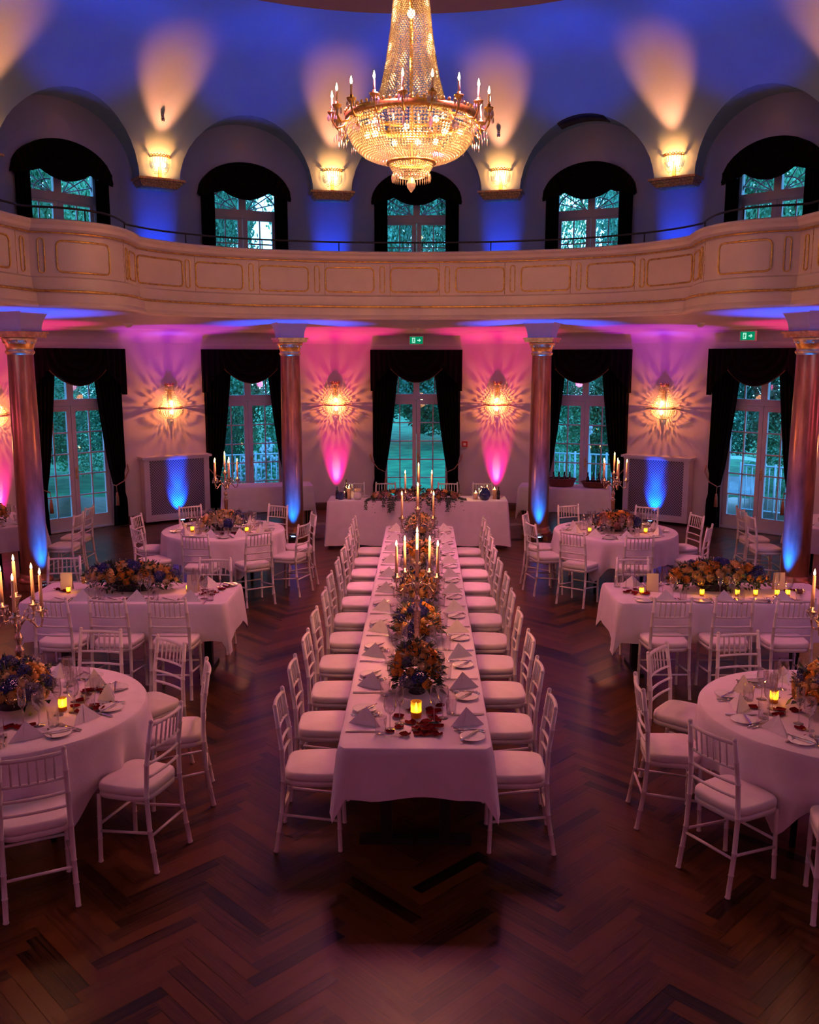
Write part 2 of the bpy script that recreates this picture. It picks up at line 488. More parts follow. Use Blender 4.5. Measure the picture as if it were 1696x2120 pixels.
g = MB(); g.tube([off(i, .035, 4.415) for i in range(NP)], .011, 6); g.build('gilded_rail', M_gold, balcony)
g = MB(); g.tube([off(i, .088, 3.745) for i in range(NP)], .015, 6); g.build('gilded_rail', M_gold, balcony)
# arc-length parametrisation
acc = [0.]
for i in range(1, NP): acc.append(acc[-1] + (path[i] - path[i - 1]).length)
def at_s(s, o, z):
    s = max(0, min(acc[-1] - 1e-6, s))
    i = 0
    lo, hi = 0, NP - 1
    while hi - lo > 1:
        m = (lo + hi) // 2
        if acc[m] <= s: lo = m
        else: hi = m
    f = (s - acc[lo]) / (acc[lo + 1] - acc[lo])
    q = path[lo].lerp(path[lo + 1], f) + norm(lo).lerp(norm(lo + 1), f) * o
    return (q.x, q.y, z)
smid = acc[NP // 2]
def frame_loop(sc, hw, z0, z1, cut, name='panel_moulding', r=.0115):
    pts = []
    def seg(a, b, n):
        for i in range(n): pts.append((a[0] + (b[0] - a[0]) * i / n, a[1] + (b[1] - a[1]) * i / n))
    c = cut
    K = [(-hw + c, z1), (hw - c, z1), (hw - c * .45, z1 - c * .12), (hw - c * .12, z1 - c * .45), (hw, z1 - c), (hw, z0 + c), (hw - c * .12, z0 + c * .45), (hw - c * .45, z0 + c * .12), (hw - c, z0), (-hw + c, z0),
         (-hw + c * .45, z0 + c * .12), (-hw + c * .12, z0 + c * .45), (-hw, z0 + c), (-hw, z1 - c), (-hw + c * .12, z1 - c * .45), (-hw + c * .45, z1 - c * .12)]
    for i in range(len(K)):
        a, b = K[i], K[(i + 1) % len(K)]
        seg(a, b, max(1, int(abs(a[0] - b[0]) / .06)))
    m = MB(); m.tube([at_s(sc + x, .006, z) for x, z in pts], r, 6, closed=True)
    return m.build(name, M_gold, balcony)
PZ0, PZ1 = 3.97, 4.33
def slot(sc):
    frame_loop(sc, .035, PZ0 - .01, PZ1 + .02, .034, 'slot_moulding', .008)
def seam(sc):
    m = MB(); m.tube([at_s(sc, .001, 3.9), at_s(sc, .001, 4.4)], .004, 5); m.build('panel_joint', M_goldd, balcony)
pitch = 1.0
frame_loop(smid, .37, PZ0, PZ1, .07)
for s in (-1, 1):
    for i in range(1, 4):
        frame_loop(smid + s * i * pitch, .37, PZ0, PZ1, .07)
    for i in range(4):
        slot(smid + s * (i + .5) * pitch); seam(smid + s * (i + .38) * pitch)
    s_cr = s * (acc[NP // 2 + (len(left) - 1) - (len(ctrl3) - 1) * 6 - (len(ctrl2) - 1) * 6] - smid) if False else None
# crease arc lengths on the left half (path index from middle)
ic = NP // 2 + (len(ctrl) - 1) * 6; ib = ic + (len(ctrl2) - 1) * 6
s1 = acc[ic] - smid; s2 = acc[ib] - smid
for s in (-1, 1):
    if s1 - 3.55 > .25: frame_loop(smid + s * (s1 - (s1 - 3.55) / 2), (s1 - 3.62) / 2, PZ0, PZ1, .06)
    frame_loop(smid + s * (s1 + .27), .19, PZ0, PZ1, .06)
    slot(smid + s * (s1 + .56)); seam(smid + s * (s1 + .66))
    frame_loop(smid + s * (s2 - .64), .34, PZ0, PZ1, .07)
    slot(smid + s * (s2 - .13)); slot(smid + s * (s2 + .14)); seam(smid + s * (s2 + .25))
    frame_loop(smid + s * (s2 + .72), .34, PZ0, PZ1, .07)
    slot(smid + s * (s2 + 1.25)); frame_loop(smid + s * (s2 + 1.85), .4, PZ0, PZ1, .07)
# gallery floor, soffit and cove
gf = MB(); sf = MB()
def wallpt(q, r, z):
    a = math.atan2(q.x - CX, q.y - CY)
    return (CX + r * sin(a), CY + r * cos(a), z)
for i in range(NP - 1):
    A = [off(j, -.1, 3.62) for j in (i, i + 1)]; B = [wallpt(path[j], RW, 3.62) for j in (i, i + 1)]
    gf.add([A[0], A[1], B[1], B[0]], [(0, 1, 2, 3)], True)
    rows = []
    for j in (i, i + 1):
        row = [off(j, .06, 3.545), off(j, -.12, 3.545), wallpt(path[j], RW - .34, 3.475), wallpt(path[j], RW - .3, 3.445)]
        for c in range(6):
            t = (PI / 2) * c / 5
            row.append(wallpt(path[j], RW - .26 * (1 - sin(t)), 3.44 - .2 * (1 - cos(t))))
        rows.append(row)
    m_ = len(rows[0])
    sf.add(rows[0] + rows[1], [(c, c + 1, m_ + c + 1, m_ + c) for c in range(m_ - 1)], True)
struct('floor_gallery', gf, M_base, 'gallery floor behind the parapet')
so = struct('ceiling_soffit', sf, M_soffit, 'white underside of the gallery with a coved edge along the wall')
mod = so.modifiers.new('edge', 'EDGE_SPLIT'); mod.split_angle = R_(28)
# handrail
hr = thing('handrail', 'thin dark metal handrail running above the gallery parapet', 'rail', P(0, 4.4, 4.57))
hl = Vector(hr.location)
m = MB(); m.tube([Vector(off(i, -.1, 4.72 + (.0))) - hl for i in range(4, NP - 4)], .013, 8); m.build('rail', M_black, hr)
for s in range(-6, 7):
    q = Vector(at_s(smid + s * 1.15, -.1, 4.57)) - hl
    m = MB(); m.tube([q, q + Vector((0, 0, .15))], .009, 6); m.build('post', M_black, hr)

# skirting
for side, rngs in (('back', [(-2 * BAY + hd, -BAY - hd), (-BAY + hd, -hd), (hd, BAY - hd), (BAY + hd, 2 * BAY - hd)]), ('left', [(-100, -2 * BAY - hd)]), ('right', [(2 * BAY + hd, 100)])):
    m = MB()
    for a, b in rngs:
        m.grid(lambda u, v, a=a, b=b: P(a + (b - a) * u, RW - (0, .025, .03, .03)[int(v * 3 + .5)], (.15, .145, .12, 0)[int(v * 3 + .5)]), 14, 3, smooth=False)
    struct('baseboard_' + side, m, M_base, 'dark oak skirting board along the %s wall' % side)

# ------------------------------------------------------------------ doors and upper windows
def bayobj(name, label, phi, r=RW, z=0):
    o = bpy.data.objects.new(name, None); COL.objects.link(o); o.empty_display_size = .1
    o.location = P(phi, r, z); o.rotation_euler = (0, 0, -R_(phi))
    tag(o, label, None, None, 'structure')
    return o
YD = .16
def door(nm, phi, label):
    d = bayobj(nm, label, phi)
    f = MB(); W = .74; H = 3.02
    for s in (-1, 1): f.box((s * (W - .035), YD, H / 2), (.07, .1, H))
    f.box((0, YD, H - .04), (2 * W, .1, .08)); f.box((0, YD, 2.22), (2 * W, .1, .11)); f.box((0, YD - .03, 2.19), (2 * W - .1, .08, .03))
    f.box((0, YD, 2.6), (.12, .08, .72)); f.box((0, YD, .012), (2 * W, .2, .024))
    f.build('frame', M_frame, d)
    # transom lights
    t = MB()
    for s in (-1, 1):
        t.box((s * .36, YD, 2.62), (.022, .035, .7)); t.box((s * .36, YD, 2.76), (.58, .035, .022))
    t.build('transom_bars', M_frame, d)
    gl = MB(); gl.add([(-.67, YD + .01, 2.26), (.67, YD + .01, 2.26), (.67, YD + .01, 2.96), (-.67, YD + .01, 2.96)], [(0, 1, 2, 3)])
    gl.build('transom_pane', M_pane, d)
    for s in (-1, 1):
        lf = MB(); x0, x1 = .005, .665; y = YD - .005
        xa, xb = x0 + .075, x1 - .085
        def bx(a, b, z0, z1, dy=.05): lf.box((s * (a + b) / 2, y, (z0 + z1) / 2), (b - a, dy, z1 - z0))
        bx(x0, xa, .03, 2.16); bx(xb, x1, .03, 2.16); bx(xa, xb, .03, .24); bx(xa, xb, 2.07, 2.16)
        bx((xa + xb) / 2 - .011, (xa + xb) / 2 + .011, .24, 2.07, .035)
        for k in range(1, 5): bx(xa, xb, .24 + k * .366 - .011, .24 + k * .366 + .011, .035)
        lo = lf.build('leaf', M_frame, d)
        p_ = MB(); p_.add([(s * xa, y + .004, .24), (s * xb, y + .004, .24), (s * xb, y + .004, 2.07), (s * xa, y + .004, 2.07)], [(0, 1, 2, 3)])
        p_.build('pane', M_pane, lo)
        if s > 0:
            h = MB(); h.box((.03, y - .04, 1.0), (.03, .012, .2)); h.tube([(.03, y - .04, 1.03), (.03, y - .085, 1.03), (.1, y - .09, 1.02)], .008, 6)
            h.build('handle', M_goldd, lo)
    return d
DN = {0: 'centre', -BAY: 'left of centre', BAY: 'right of centre', -2 * BAY: 'far left', 2 * BAY: 'far right'}
for i, p in enumerate(BAYS):
    door('door_%d' % (i + 1), p, 'white glazed garden french door, %s of the lower wall' % DN[p])

def upper_window(nm, phi, label):
    d = bayobj(nm, label, phi, RW, 3.62)
    z = lambda a: a - 3.62
    f = MB(); W = .68
    for s in (-1, 1): f.box((s * (W - .03), YD, z(4.87)), (.06, .1, 2.5))
    f.box((0, YD, z(6.08)), (2 * W, .1, .08)); f.box((0, YD, z(5.61)), (2 * W, .1, .14)); f.box((0, YD, z(5.9)), (.13, .08, .5))
    f.build('frame', M_frame, d)
    for s in (-1, 1):
        lf = MB(); x0, x1 = .005, .62; y = YD; xa, xb = x0 + .085, x1 - .06
        def bx(a, b, z0, z1, dy=.05): lf.box((s * (a + b) / 2, y, z((z0 + z1) / 2)), (b - a, dy, z1 - z0))
        bx(x0, xa, 3.65, 5.55); bx(xb, x1, 3.65, 5.55); bx(xa, xb, 3.65, 3.85); bx(xa, xb, 5.5, 5.55)
        bx((xa + xb) / 2 - .01, (xa + xb) / 2 + .01, 3.85, 5.5, .035)
        for k in range(1, 4): bx(xa, xb, 3.85 + k * .41 - .011, 3.85 + k * .41 + .011, .035)
        lo = lf.build('leaf', M_frame, d)
        p_ = MB(); p_.add([(s * xa, y, z(3.85)), (s * xb, y, z(3.85)), (s * xb, y, z(5.5)), (s * xa, y, z(5.5))], [(0, 1, 2, 3)]); p_.build('pane', M_pane, lo)
        fb = MB()      # fan bars
        for a in (22, 45, 68):
            fb.tube([(s * (.1 + .0), YD, z(5.68)), (s * (.1 + .62 * cos(R_(a))), YD, z(5.68 + .42 * sin(R_(a))))], .011, 5)
        fb.tube([(s * (.1 + .3 * cos(R_(a))), YD, z(5.68 + .2 * sin(R_(a)))) for a in range(0, 91, 10)], .011, 5)
        fb.tube([(s * (.1 + .54 * cos(R_(a))), YD, z(5.68 + .38 * sin(R_(a)))) for a in range(0, 91, 10)], .014, 5)
        fb.build('fan_bars', M_frame, d)
    gl = MB(); gl.add([(-.64, YD + .01, z(5.68)), (.64, YD + .01, z(5.68)), (.64, YD + .01, z(6.06)), (-.64, YD + .01, z(6.06))], [(0, 1, 2, 3)]); gl.build('fanlight_pane', M_pane, d)
for i, p in enumerate(BAYS):
    upper_window('window_%d' % (i + 1), p, 'white gallery window with fanlight, %s of the upper wall' % DN[p])

# ---- curtains
def bay_thing(name, label, cat, phi, r=RW, z=0, group=None):
    return thing(name, label, cat, P(phi, r, z), -R_(phi), group)
def drape_mesh(s, low=True):
    m = MB()
    if low:
        def xin(z):
            if z < .75: return .60 + .02 * (z / .75)
            t = (z - .75) / 2.3
            return .62 - .30 * (t ** .75)
        def fn(u, v):
            z = .02 + 3.02 * v
            a = .86 - (.03 if .6 < z < .95 else 0); b = xin(z)
            gath = .55 if abs(z - .75) < .3 else 1
            y = -.13 + .032 * gath * sin(u * 2 * PI * 7 + 1) + .03 * (1 - u)
            return (s * (a + (b - a) * u), y, z)
        m.grid(fn, 70, 26); m.grid(lambda u, v: (lambda p: (p[0], p[1] + .055, p[2]))(fn(1 - u, v)), 20, 26)
    else:
        def fn(u, v):
            z = 2.3 * v
            return (s * (.80 - .25 * u), -.1 + .028 * sin(u * 2 * PI * 4), z)
        m.grid(fn, 36, 6)
    return m.mesh('curtain_panel', M_velvet)
DL = {s: drape_mesh(s) for s in (-1, 1)}; DU = {s: drape_mesh(s, False) for s in (-1, 1)}
def valance_low():
    m = MB()
    def zb(x):
        a = abs(x)
        if a < .5: return 2.52 + .26 * (a / .5) ** 2
        if a < .79: return 2.78 - .30 * (a - .5) / .29
        return 2.34
    def fn(u, v):
        x = -.89 + 1.78 * u; z0 = zb(x); z = z0 + (3.13 - z0) * v
        rr = math.hypot(x / .55, (3.15 - z) / .62)
        y = -.22 - (.03 * sin(rr * 26) * (1 if abs(x) < .55 else 0)) - .02 * sin(x * 60) * (1 if abs(x) >= .5 else 0) - .05 * max(0, 1 - (x / .55) ** 2) * (1 - v)
        return (x, y, z)
    m.grid(fn, 90, 24)
    m.box((0, -.12, 3.12), (1.78, .2, .025))
    for s in (-1, 1): m.grid(lambda u, v: (s * .89, -.22 + .21 * u, 2.34 + .79 * v), 6, 2)
    return m.mesh('valance', M_velvet)
def fringe_low():
    m = MB(); m.tube([(x / 20 * .5, -.275 + .04 * abs(x / 20), 2.515 + .26 * (x / 20) ** 2) for x in range(-20, 21)], .012, 6)
    return m.mesh('fringe', M_fringe)
def valance_up():
    m = MB()
    def zt(x): return 2.24 + .6 * math.sqrt(max(0, 1 - (x / .86) ** 2))
    def zb(x):
        a = abs(x)
        if a < .42: return 2.19 + .14 * (a / .42) ** 2
        return 2.33 - .12 * (a - .42) / .43
    def fn(u, v):
        x = -.85 + 1.7 * u; a, b = zb(x), max(zb(x) + .004, zt(x)); z = a + (b - a) * v
        rr = math.hypot(x / .5, (2.9 - z) / .55)
        return (x, -.16 - .025 * sin(rr * 24) - .05 * max(0, 1 - (x / .5) ** 2) * (1 - v), z)
    m.grid(fn, 80, 20)
    m.grid(lambda u, v: (-.86 + 1.72 * u, -.16 + .15 * v, 2.25 + .6 * math.sqrt(max(0, 1 - ((-.86 + 1.72 * u) / .86) ** 2))), 40, 2)
    return m.mesh('valance', M_velvet)
VL, VU, FRL = valance_low(), valance_up(), fringe_low()
for p in BAYS:
    c = bay_thing('swagged_valance', 'black velvet swagged valance above the %s garden door' % DN[p], 'valance', p, group='valances over the garden doors')
    obj('swag', VL, c); obj('fringe', FRL, c)
    c = bay_thing('arched_valance', 'black velvet arched valance over the %s gallery window' % DN[p], 'valance', p, RW, 3.62, 'arched valances over the gallery windows')
    obj('swag', VU, c)
    for s in (-1, 1):
        sd = 'left' if s < 0 else 'right'
        c = bay_thing('curtain', 'black velvet %s hand curtain tied back at the %s garden door' % (sd, DN[p]), 'curtain', p, group='tied back curtains at the garden doors')
        obj('curtain_panel', DL[s], c)
        t = MB(); t.tube([(s * .93, -.02, 1.12), (s * .88, -.14, .98), (s * .75, -.2, .82), (s * .60, -.19, .75), (s * .585, -.12, .76)], .011, 6)
        tb = t.build('tieback_cord', M_rope, c)
        t = MB(); t.tube([(s * .60, -.2, .75), (s * .60, -.21, .62)], .006, 5); t.lathe([(.004, .12), (.022, .1), (.018, .08), (.026, .05), (.034, -.12), (.0, -.12)], 10, (s * .60, -.21, .52))
        t.build('tassel', M_rope, tb)
        c = bay_thing('curtain', 'black velvet %s hand curtain at the %s gallery window' % (sd, DN[p]), 'curtain', p, RW, 3.62, 'curtains at the gallery windows')
        obj('curtain_panel', DU[s], c)

# ------------------------------------------------------------------ columns
def column(x, y, label, rz):
    c = thing('column', label, 'column', (x, y, 0), rz)
    m = MB(); m.box((0, 0, .04), (.46, .46, .08)); m.lathe([(.0, .08), (.22, .08), (.225, .11), (.21, .14), (.19, .15), (.195, .18), (.18, .2), (0, .2)], 32); m.build('base', M_column, c)
    m = MB(); m.lathe([(.172, .2), (.17, 1.2), (.165, 2.2), (.155, 3.02)], 40); m.build('shaft', M_column, c)
    m = MB(); m.lathe([(.15, 3.0), (.175, 3.03), (.178, 3.05), (.16, 3.065), (.165, 3.09), (.175, 3.14), (.2, 3.18), (.215, 3.21), (.2, 3.22), (0, 3.22)], 40)
    for k in range(12):
        a = 2 * PI * k / 12; m.ball((.185 * cos(a), .185 * sin(a), 3.165), .02, 8, 5)
    m.box((0, 0, 3.245), (.46, .46, .05)); m.box((0, 0, 3.28), (.5, .5, .025)); m.build('capital', M_gold, c)
    m = MB()
    def fl(z): t = (z - 3.29) / .255; return .19 + .075 * t ** 2.2
    ring = [3.29 + .255 * i / 8 for i in range(9)]
    vs = []
    for z in ring:
        h = fl(z); vs += [(-h, -h, z), (h, -h, z), (h, h, z), (-h, h, z)]
    m.add(vs, [(i * 4 + j, i * 4 + (j + 1) % 4, i * 4 + 4 + (j + 1) % 4, i * 4 + 4 + j) for i in range(8) for j in range(4)])
    m.build('impost_block', M_soffit, c)
COLS = [(-2.17, 15.15), (1.93, 15.15), (-5.08, 11.67), (4.82, 11.67)]
for (x, y), lb in zip(COLS, ['gilded column left of the head table', 'gilded column right of the head table', 'gilded column in front at the left edge', 'gilded column in front at the right edge']):
    column(x, y, lb, -math.atan2(x - CX, y - CY))

# ------------------------------------------------------------------ lights
def light(kind, loc, col, W, radius=.04, aim=None, ang=60, blend=.5):
    l = bpy.data.lights.new(LG[0], kind); l.color = col; l.energy = W
    l.shadow_soft_size = radius
    o = bpy.data.objects.new('lamp_light', l); COL.objects.link(o); o.location = loc
    if kind == 'SPOT':
        l.spot_size = R_(ang); l.spot_blend = blend
        d = Vector(aim) - Vector(loc); o.rotation_euler = d.to_track_quat('-Z', 'Y').to_euler()
    return o
LG = ['lamp']
WARM = (1, .25, .05); WARM2 = (1, .4, .14); BLUE = (.0, .075, 1); PINK = (1, .0, .26); MAG = (.75, .0, 1)

def fixture(loc, rz, label, m_led, wide=.12):
    f = thing('uplighter', label, 'lamp', loc, rz, 'coloured uplighters on the floor')
    b = MB(); b.box((0, 0, .035), (wide, .1, .05)); b.tube([(-wide / 2, 0, .05), (-wide / 2 - .01, 0, .09)], .006, 5); b.tube([(wide / 2, 0, .05), (wide / 2 + .01, 0, .09)], .006, 5)
    b.box((0, 0, .005), (wide * .8, .08, .01)); b.build('housing', M_black, f)
    b = MB(); b.lathe([(0, .0625), (.035, .0625)], 12); b.build('lens', m_led, f)

# wall sconces ---------------------------------------------------------
def sconce_low(phi, z, label):
    s = bay_thing('wall_sconce', label, 'sconce', phi, RW - .005, z, 'crystal wall sconces on the lower wall')
    m = MB(); m.box((0, -.01, .1), (.06, .02, .5)); m.build('backplate', M_goldd, s)
    m = MB(); m.lathe([(.0, .40), (.075, .40), (.085, .42), (.075, .44), (.0, .43)], 14, (0, -.0, 0), None, PI, 2 * PI)
    for k in range(7):
        a = PI + PI * k / 6; m.ball((.082 * cos(a), .082 * sin(a), .45), .013, 6, 4)
    m.build('crown', M_goldd, s)
    m = MB(); R0 = .215
    m.tube([(R0 * cos(PI + PI * k / 20), R0 * sin(PI + PI * k / 20), 0) for k in range(21)], .014, 6)
    m.tube([((R0 + .0) * cos(PI + PI * k / 20), R0 * sin(PI + PI * k / 20), .025) for k in range(21)], .007, 6)
    for sx in (-1, 1): m.tube([(sx * R0, 0, 0), (sx * (R0 + .1), -.02, .0)], .007, 5)
    m.build('ring', M_goldd, s)
    m = MB(); ns = 13
    for k in range(ns):
        a = PI + PI * (k + .5) / ns
        for j in range(14):
            t = j / 13; r = .07 + (R0 - .07) * t ** 1.7; m.bead((r * cos(a), r * sin(a), .40 - .38 * t), .0095, .014)
        for j in range(1, 11):
            t = j / 10; r = R0 * math.sqrt(max(0, 1 - (t * .97) ** 2)); m.bead((r * cos(a), r * sin(a), -.02 - .17 * t), .0125, .0105)
    o = m.build('crystal_strands', M_crystal, s); o['kind'] = 'stuff'
    m = MB()
    for k in range(38):
        a = 2 * PI * (k + .5) / 38; rr_ = random.Random(k).uniform(.9, 1.1)
        m.tube([(.055 * cos(a), -.035, .025 + .055 * sin(a)), (.15 * rr_ * cos(a), -.118, .025 + .15 * rr_ * sin(a))], [.002, .0036], 5)
    m.build('ray_casting_rods', M_crystal2, s)  # rods added only to cast the star of rays on the wall
    m = MB(); m.bead((0, -.05, -.235), .03, .035); m.build('finial', M_crystal2, s)
    for dz in (.1, -.07):
        m = MB(); m.ball((0, -.085, dz), .03, 10, 8, sc=(1, 1, 1.4)); m.build('bulb', M_bulb, s)
    LG[0] = 'sconce_low'
    light('POINT', P(phi, RW - .175, z + .025), WARM, 30 * LK['sc'], .006)
def sconce_up(phi, z, label):
    s = bay_thing('wall_sconce', label, 'sconce', phi, RD0 - .005, z, 'crystal sconces above the gallery consoles')
    m = MB(); m.box((0, -.01, 0), (.06, .02, .4)); m.build('backplate', M_goldd, s)
    m = MB(); R0 = .18
    pts = [(R0 * cos(PI + PI * k / 20), R0 * sin(PI + PI * k / 20), .12) for k in range(21)]
    m.tube(pts, .009, 6)
    for k, q in enumerate(pts):
        m.ball((q[0], q[1], .14 + .012 * (k % 2)), .013, 6, 4)
    m.build('crown', M_goldd, s)
    m = MB(); ns = 13
    for k in range(ns):
        a = PI + PI * (k + .5) / ns
        for j in range(12):
            t = j / 11; r = R0 * math.sqrt(max(0, 1 - (t * .85) ** 2)); m.bead((r * cos(a), r * sin(a), .1 - .24 * t), .010, .010)
    o = m.build('crystal_strands', M_crystal, s); o['kind'] = 'stuff'
    for sx in (-.06, .06):
        m = MB(); m.ball((sx, -.075, .0), .028, 10, 8, sc=(1, 1, 1.4)); m.build('bulb', M_bulb, s)
    LG[0] = 'sconce_up'
    light('POINT', P(phi, RD0 - .38, z + .2), WARM, 3.5 * LK['su'], .1)
    light('SPOT', P(phi, RD0 - .15, z + .0), WARM, 36 * LK['su'], .02, P(phi, RD0 + 1, z + .3), 165, .3)
    light('SPOT', P(phi, RD0 - .24, z + .1), (1, .22, .08), 190 * LK['su'], .05, P(phi, RD0 - .82, z + 2), 56, .8)

LK = dict(sc=1., su=1.2, ch=1., blue=.27, pink=1.5, cand=3.)
names = {-.5: 'left of the centre door', .5: 'right of the centre door', -1.5: 'above the left radiator cover', 1.5: 'above the right radiator cover', -2.5: 'beyond the left front column', 2.5: 'beyond the right front column'}
for k, nm in names.items():
    sconce_low(k * BAY * .975, 2.07, 'crystal and brass wall sconce ' + nm)
namesu = {-.5: 'left of the centre', .5: 'right of the centre', -1.5: 'left of centre', 1.5: 'right of centre', -2.5: 'at the left edge', 2.5: 'at the right edge'}
conw = .36
for k in (-4.5, -3.5, -2.5, -1.5, -.5, .5, 1.5, 2.5, 3.5, 4.5):
    ph = k * BAY
    nm = {-.5: 'left of the chandelier', .5: 'right of the chandelier', -1.5: 'second to the left of the chandelier', 1.5: 'second to the right of the chandelier'}.get(k, 'beyond the %s gallery window' % ('leftmost' if k < 0 else 'rightmost'))
    if abs(k) < 3:
        c = bay_thing('console_ledge', 'gilded moulded console ledge ' + nm, 'ledge', ph, RW, 5.86)
        m = MB()
        w = 2 * conw
        m.box((0, -.235, .135), (w + .1, .47, .035)); m.build('shelf', M_goldd, c)
        m = MB(); m.box((0, -.2, .1), (w + .02, .4, .05)); m.box((0, -.185, .06), (w - .03, .36, .04)); m.box((0, -.17, .03), (w - .08, .33, .03)); m.build('moulding', M_goldd, c)
        sconce_up(ph, 6.24, 'crystal bracket sconce standing over the console ledge ' + nm)
    else:
        LG[0] = 'sconce_up'
        light('SPOT', P(ph, RD0 - .24, 6.35), (1, .22, .08), 190 * LK['su'], .05, P(ph, RD0 - .82, 8.3), 56, .8)
        light('POINT', P(ph, RD0 - .2, 6.25), WARM, 4, .05)

LG[0] = 'gallery_blue'
# gallery blue uplights: one under every console and one in front of every window
for k in range(-3, 4):
    ph = (k + .5) * BAY if k < 3 else None
    if ph is not None:
        light('SPOT', P(ph, RW - .28, 3.75), BLUE, 2200 * LK['blue'], .05, P(ph, RW + .1, 4.9), 36, .8)
        light('SPOT', P(ph, 5.3, 4.4), BLUE, 420 * LK['blue'], .06, P(ph, 5.0, 8.2), 56, .7)
    p0 = k * BAY
    light('SPOT', P(p0, 5.6, 4.2), BLUE, 620 * LK['blue'], .06, P(p0, 6.45, 7.7), 46, .7)
    light('SPOT', P(p0, 5.3, 4.4), BLUE, 260 * LK['blue'], .06, P(p0, 5.3, 8.2), 46, .7)
# floor uplights
for k, colr, led, nm in ((-.5, PINK, M_led_p, 'pink uplighter on the floor left of the head table'), (.5, PINK, M_led_p, 'pink uplighter on the floor right of the head table'),
                  (-2.5, PINK, M_led_p, 'pink uplighter beyond the left front column'), (2.5, PINK, M_led_p, 'pink uplighter beyond the right front column'),
                  (-1.5, BLUE, M_led_b, 'blue uplighter below the left radiator cover'), (1.5, BLUE, M_led_b, 'blue uplighter below the right radiator cover')):
    ph = k * BAY * .975
    rr = RW - (.22 if abs(k) != 1.5 else .44)
    fixture(P(ph, rr, 0), -R_(ph), nm, led)
    LG[0] = 'floor_pink' if colr is PINK else 'floor_blue'
    if colr is PINK:
        light('SPOT', P(ph, rr, .12), PINK, 210 * LK['pink'], .03, P(ph, rr + .24, 1.2), 34, .8)
        light('SPOT', P(ph, rr, .12), (1, .3, .14), 90 * LK['pink'], .02, P(ph, rr + .26, .9), 15, .8)
        light('SPOT', P(ph, RW - .95, .12), PINK, 380 * LK['pink'], .03, P(ph, RW - .75, 3), 46, .6)
    else:
        light('SPOT', P(ph, rr, .12), BLUE, 1500 * LK['blue'], .03, P(ph, rr + .3, .55), 52, .9)
        light('SPOT', P(ph, rr, .12), BLUE, 2200 * LK['blue'], .03, P(ph, rr + .24, 1.1), 26, .9)
        light('SPOT', P(ph, RW - 1.0, .12), MAG, 240 * LK['pink'], .03, P(ph, RW - .8, 3), 44, .6)
for (x, y), nm, d in zip(COLS, ['left column by the head table', 'right column by the head table', 'left front column', 'right front column'], [(.12, -1), (-.05, -1), (.85, -.55), (-.8, -.6)]):
    dv = Vector((d[0], d[1], 0)).normalized() * .29
    LG[0] = 'column_blue'
    fixture((x + dv.x, y + dv.y, 0), math.atan2(dv.x, -dv.y), 'blue uplighter at the foot of the ' + nm, M_led_b)
    t = Vector((x, y, 0)) + dv * .62
    light('SPOT', (x + dv.x, y + dv.y, .1), BLUE, 6500 * LK['blue'], .03, (t.x, t.y, .9), 48, .9)

# unseen rose fill lamps added behind and beside the viewpoint
LG[0] = 'front'
for ph, w_ in ((79, 10), (103, 22), (127, 45)):
    for s in (-1, 1): light('POINT', P(s * ph, RW - .3, 2.1), (1, .16, .46), w_, .12)
for s in (-1, 1): light('POINT', (CX + s * 2.9, -2.2, 2.5), (1, .2, .5), 45, .12)
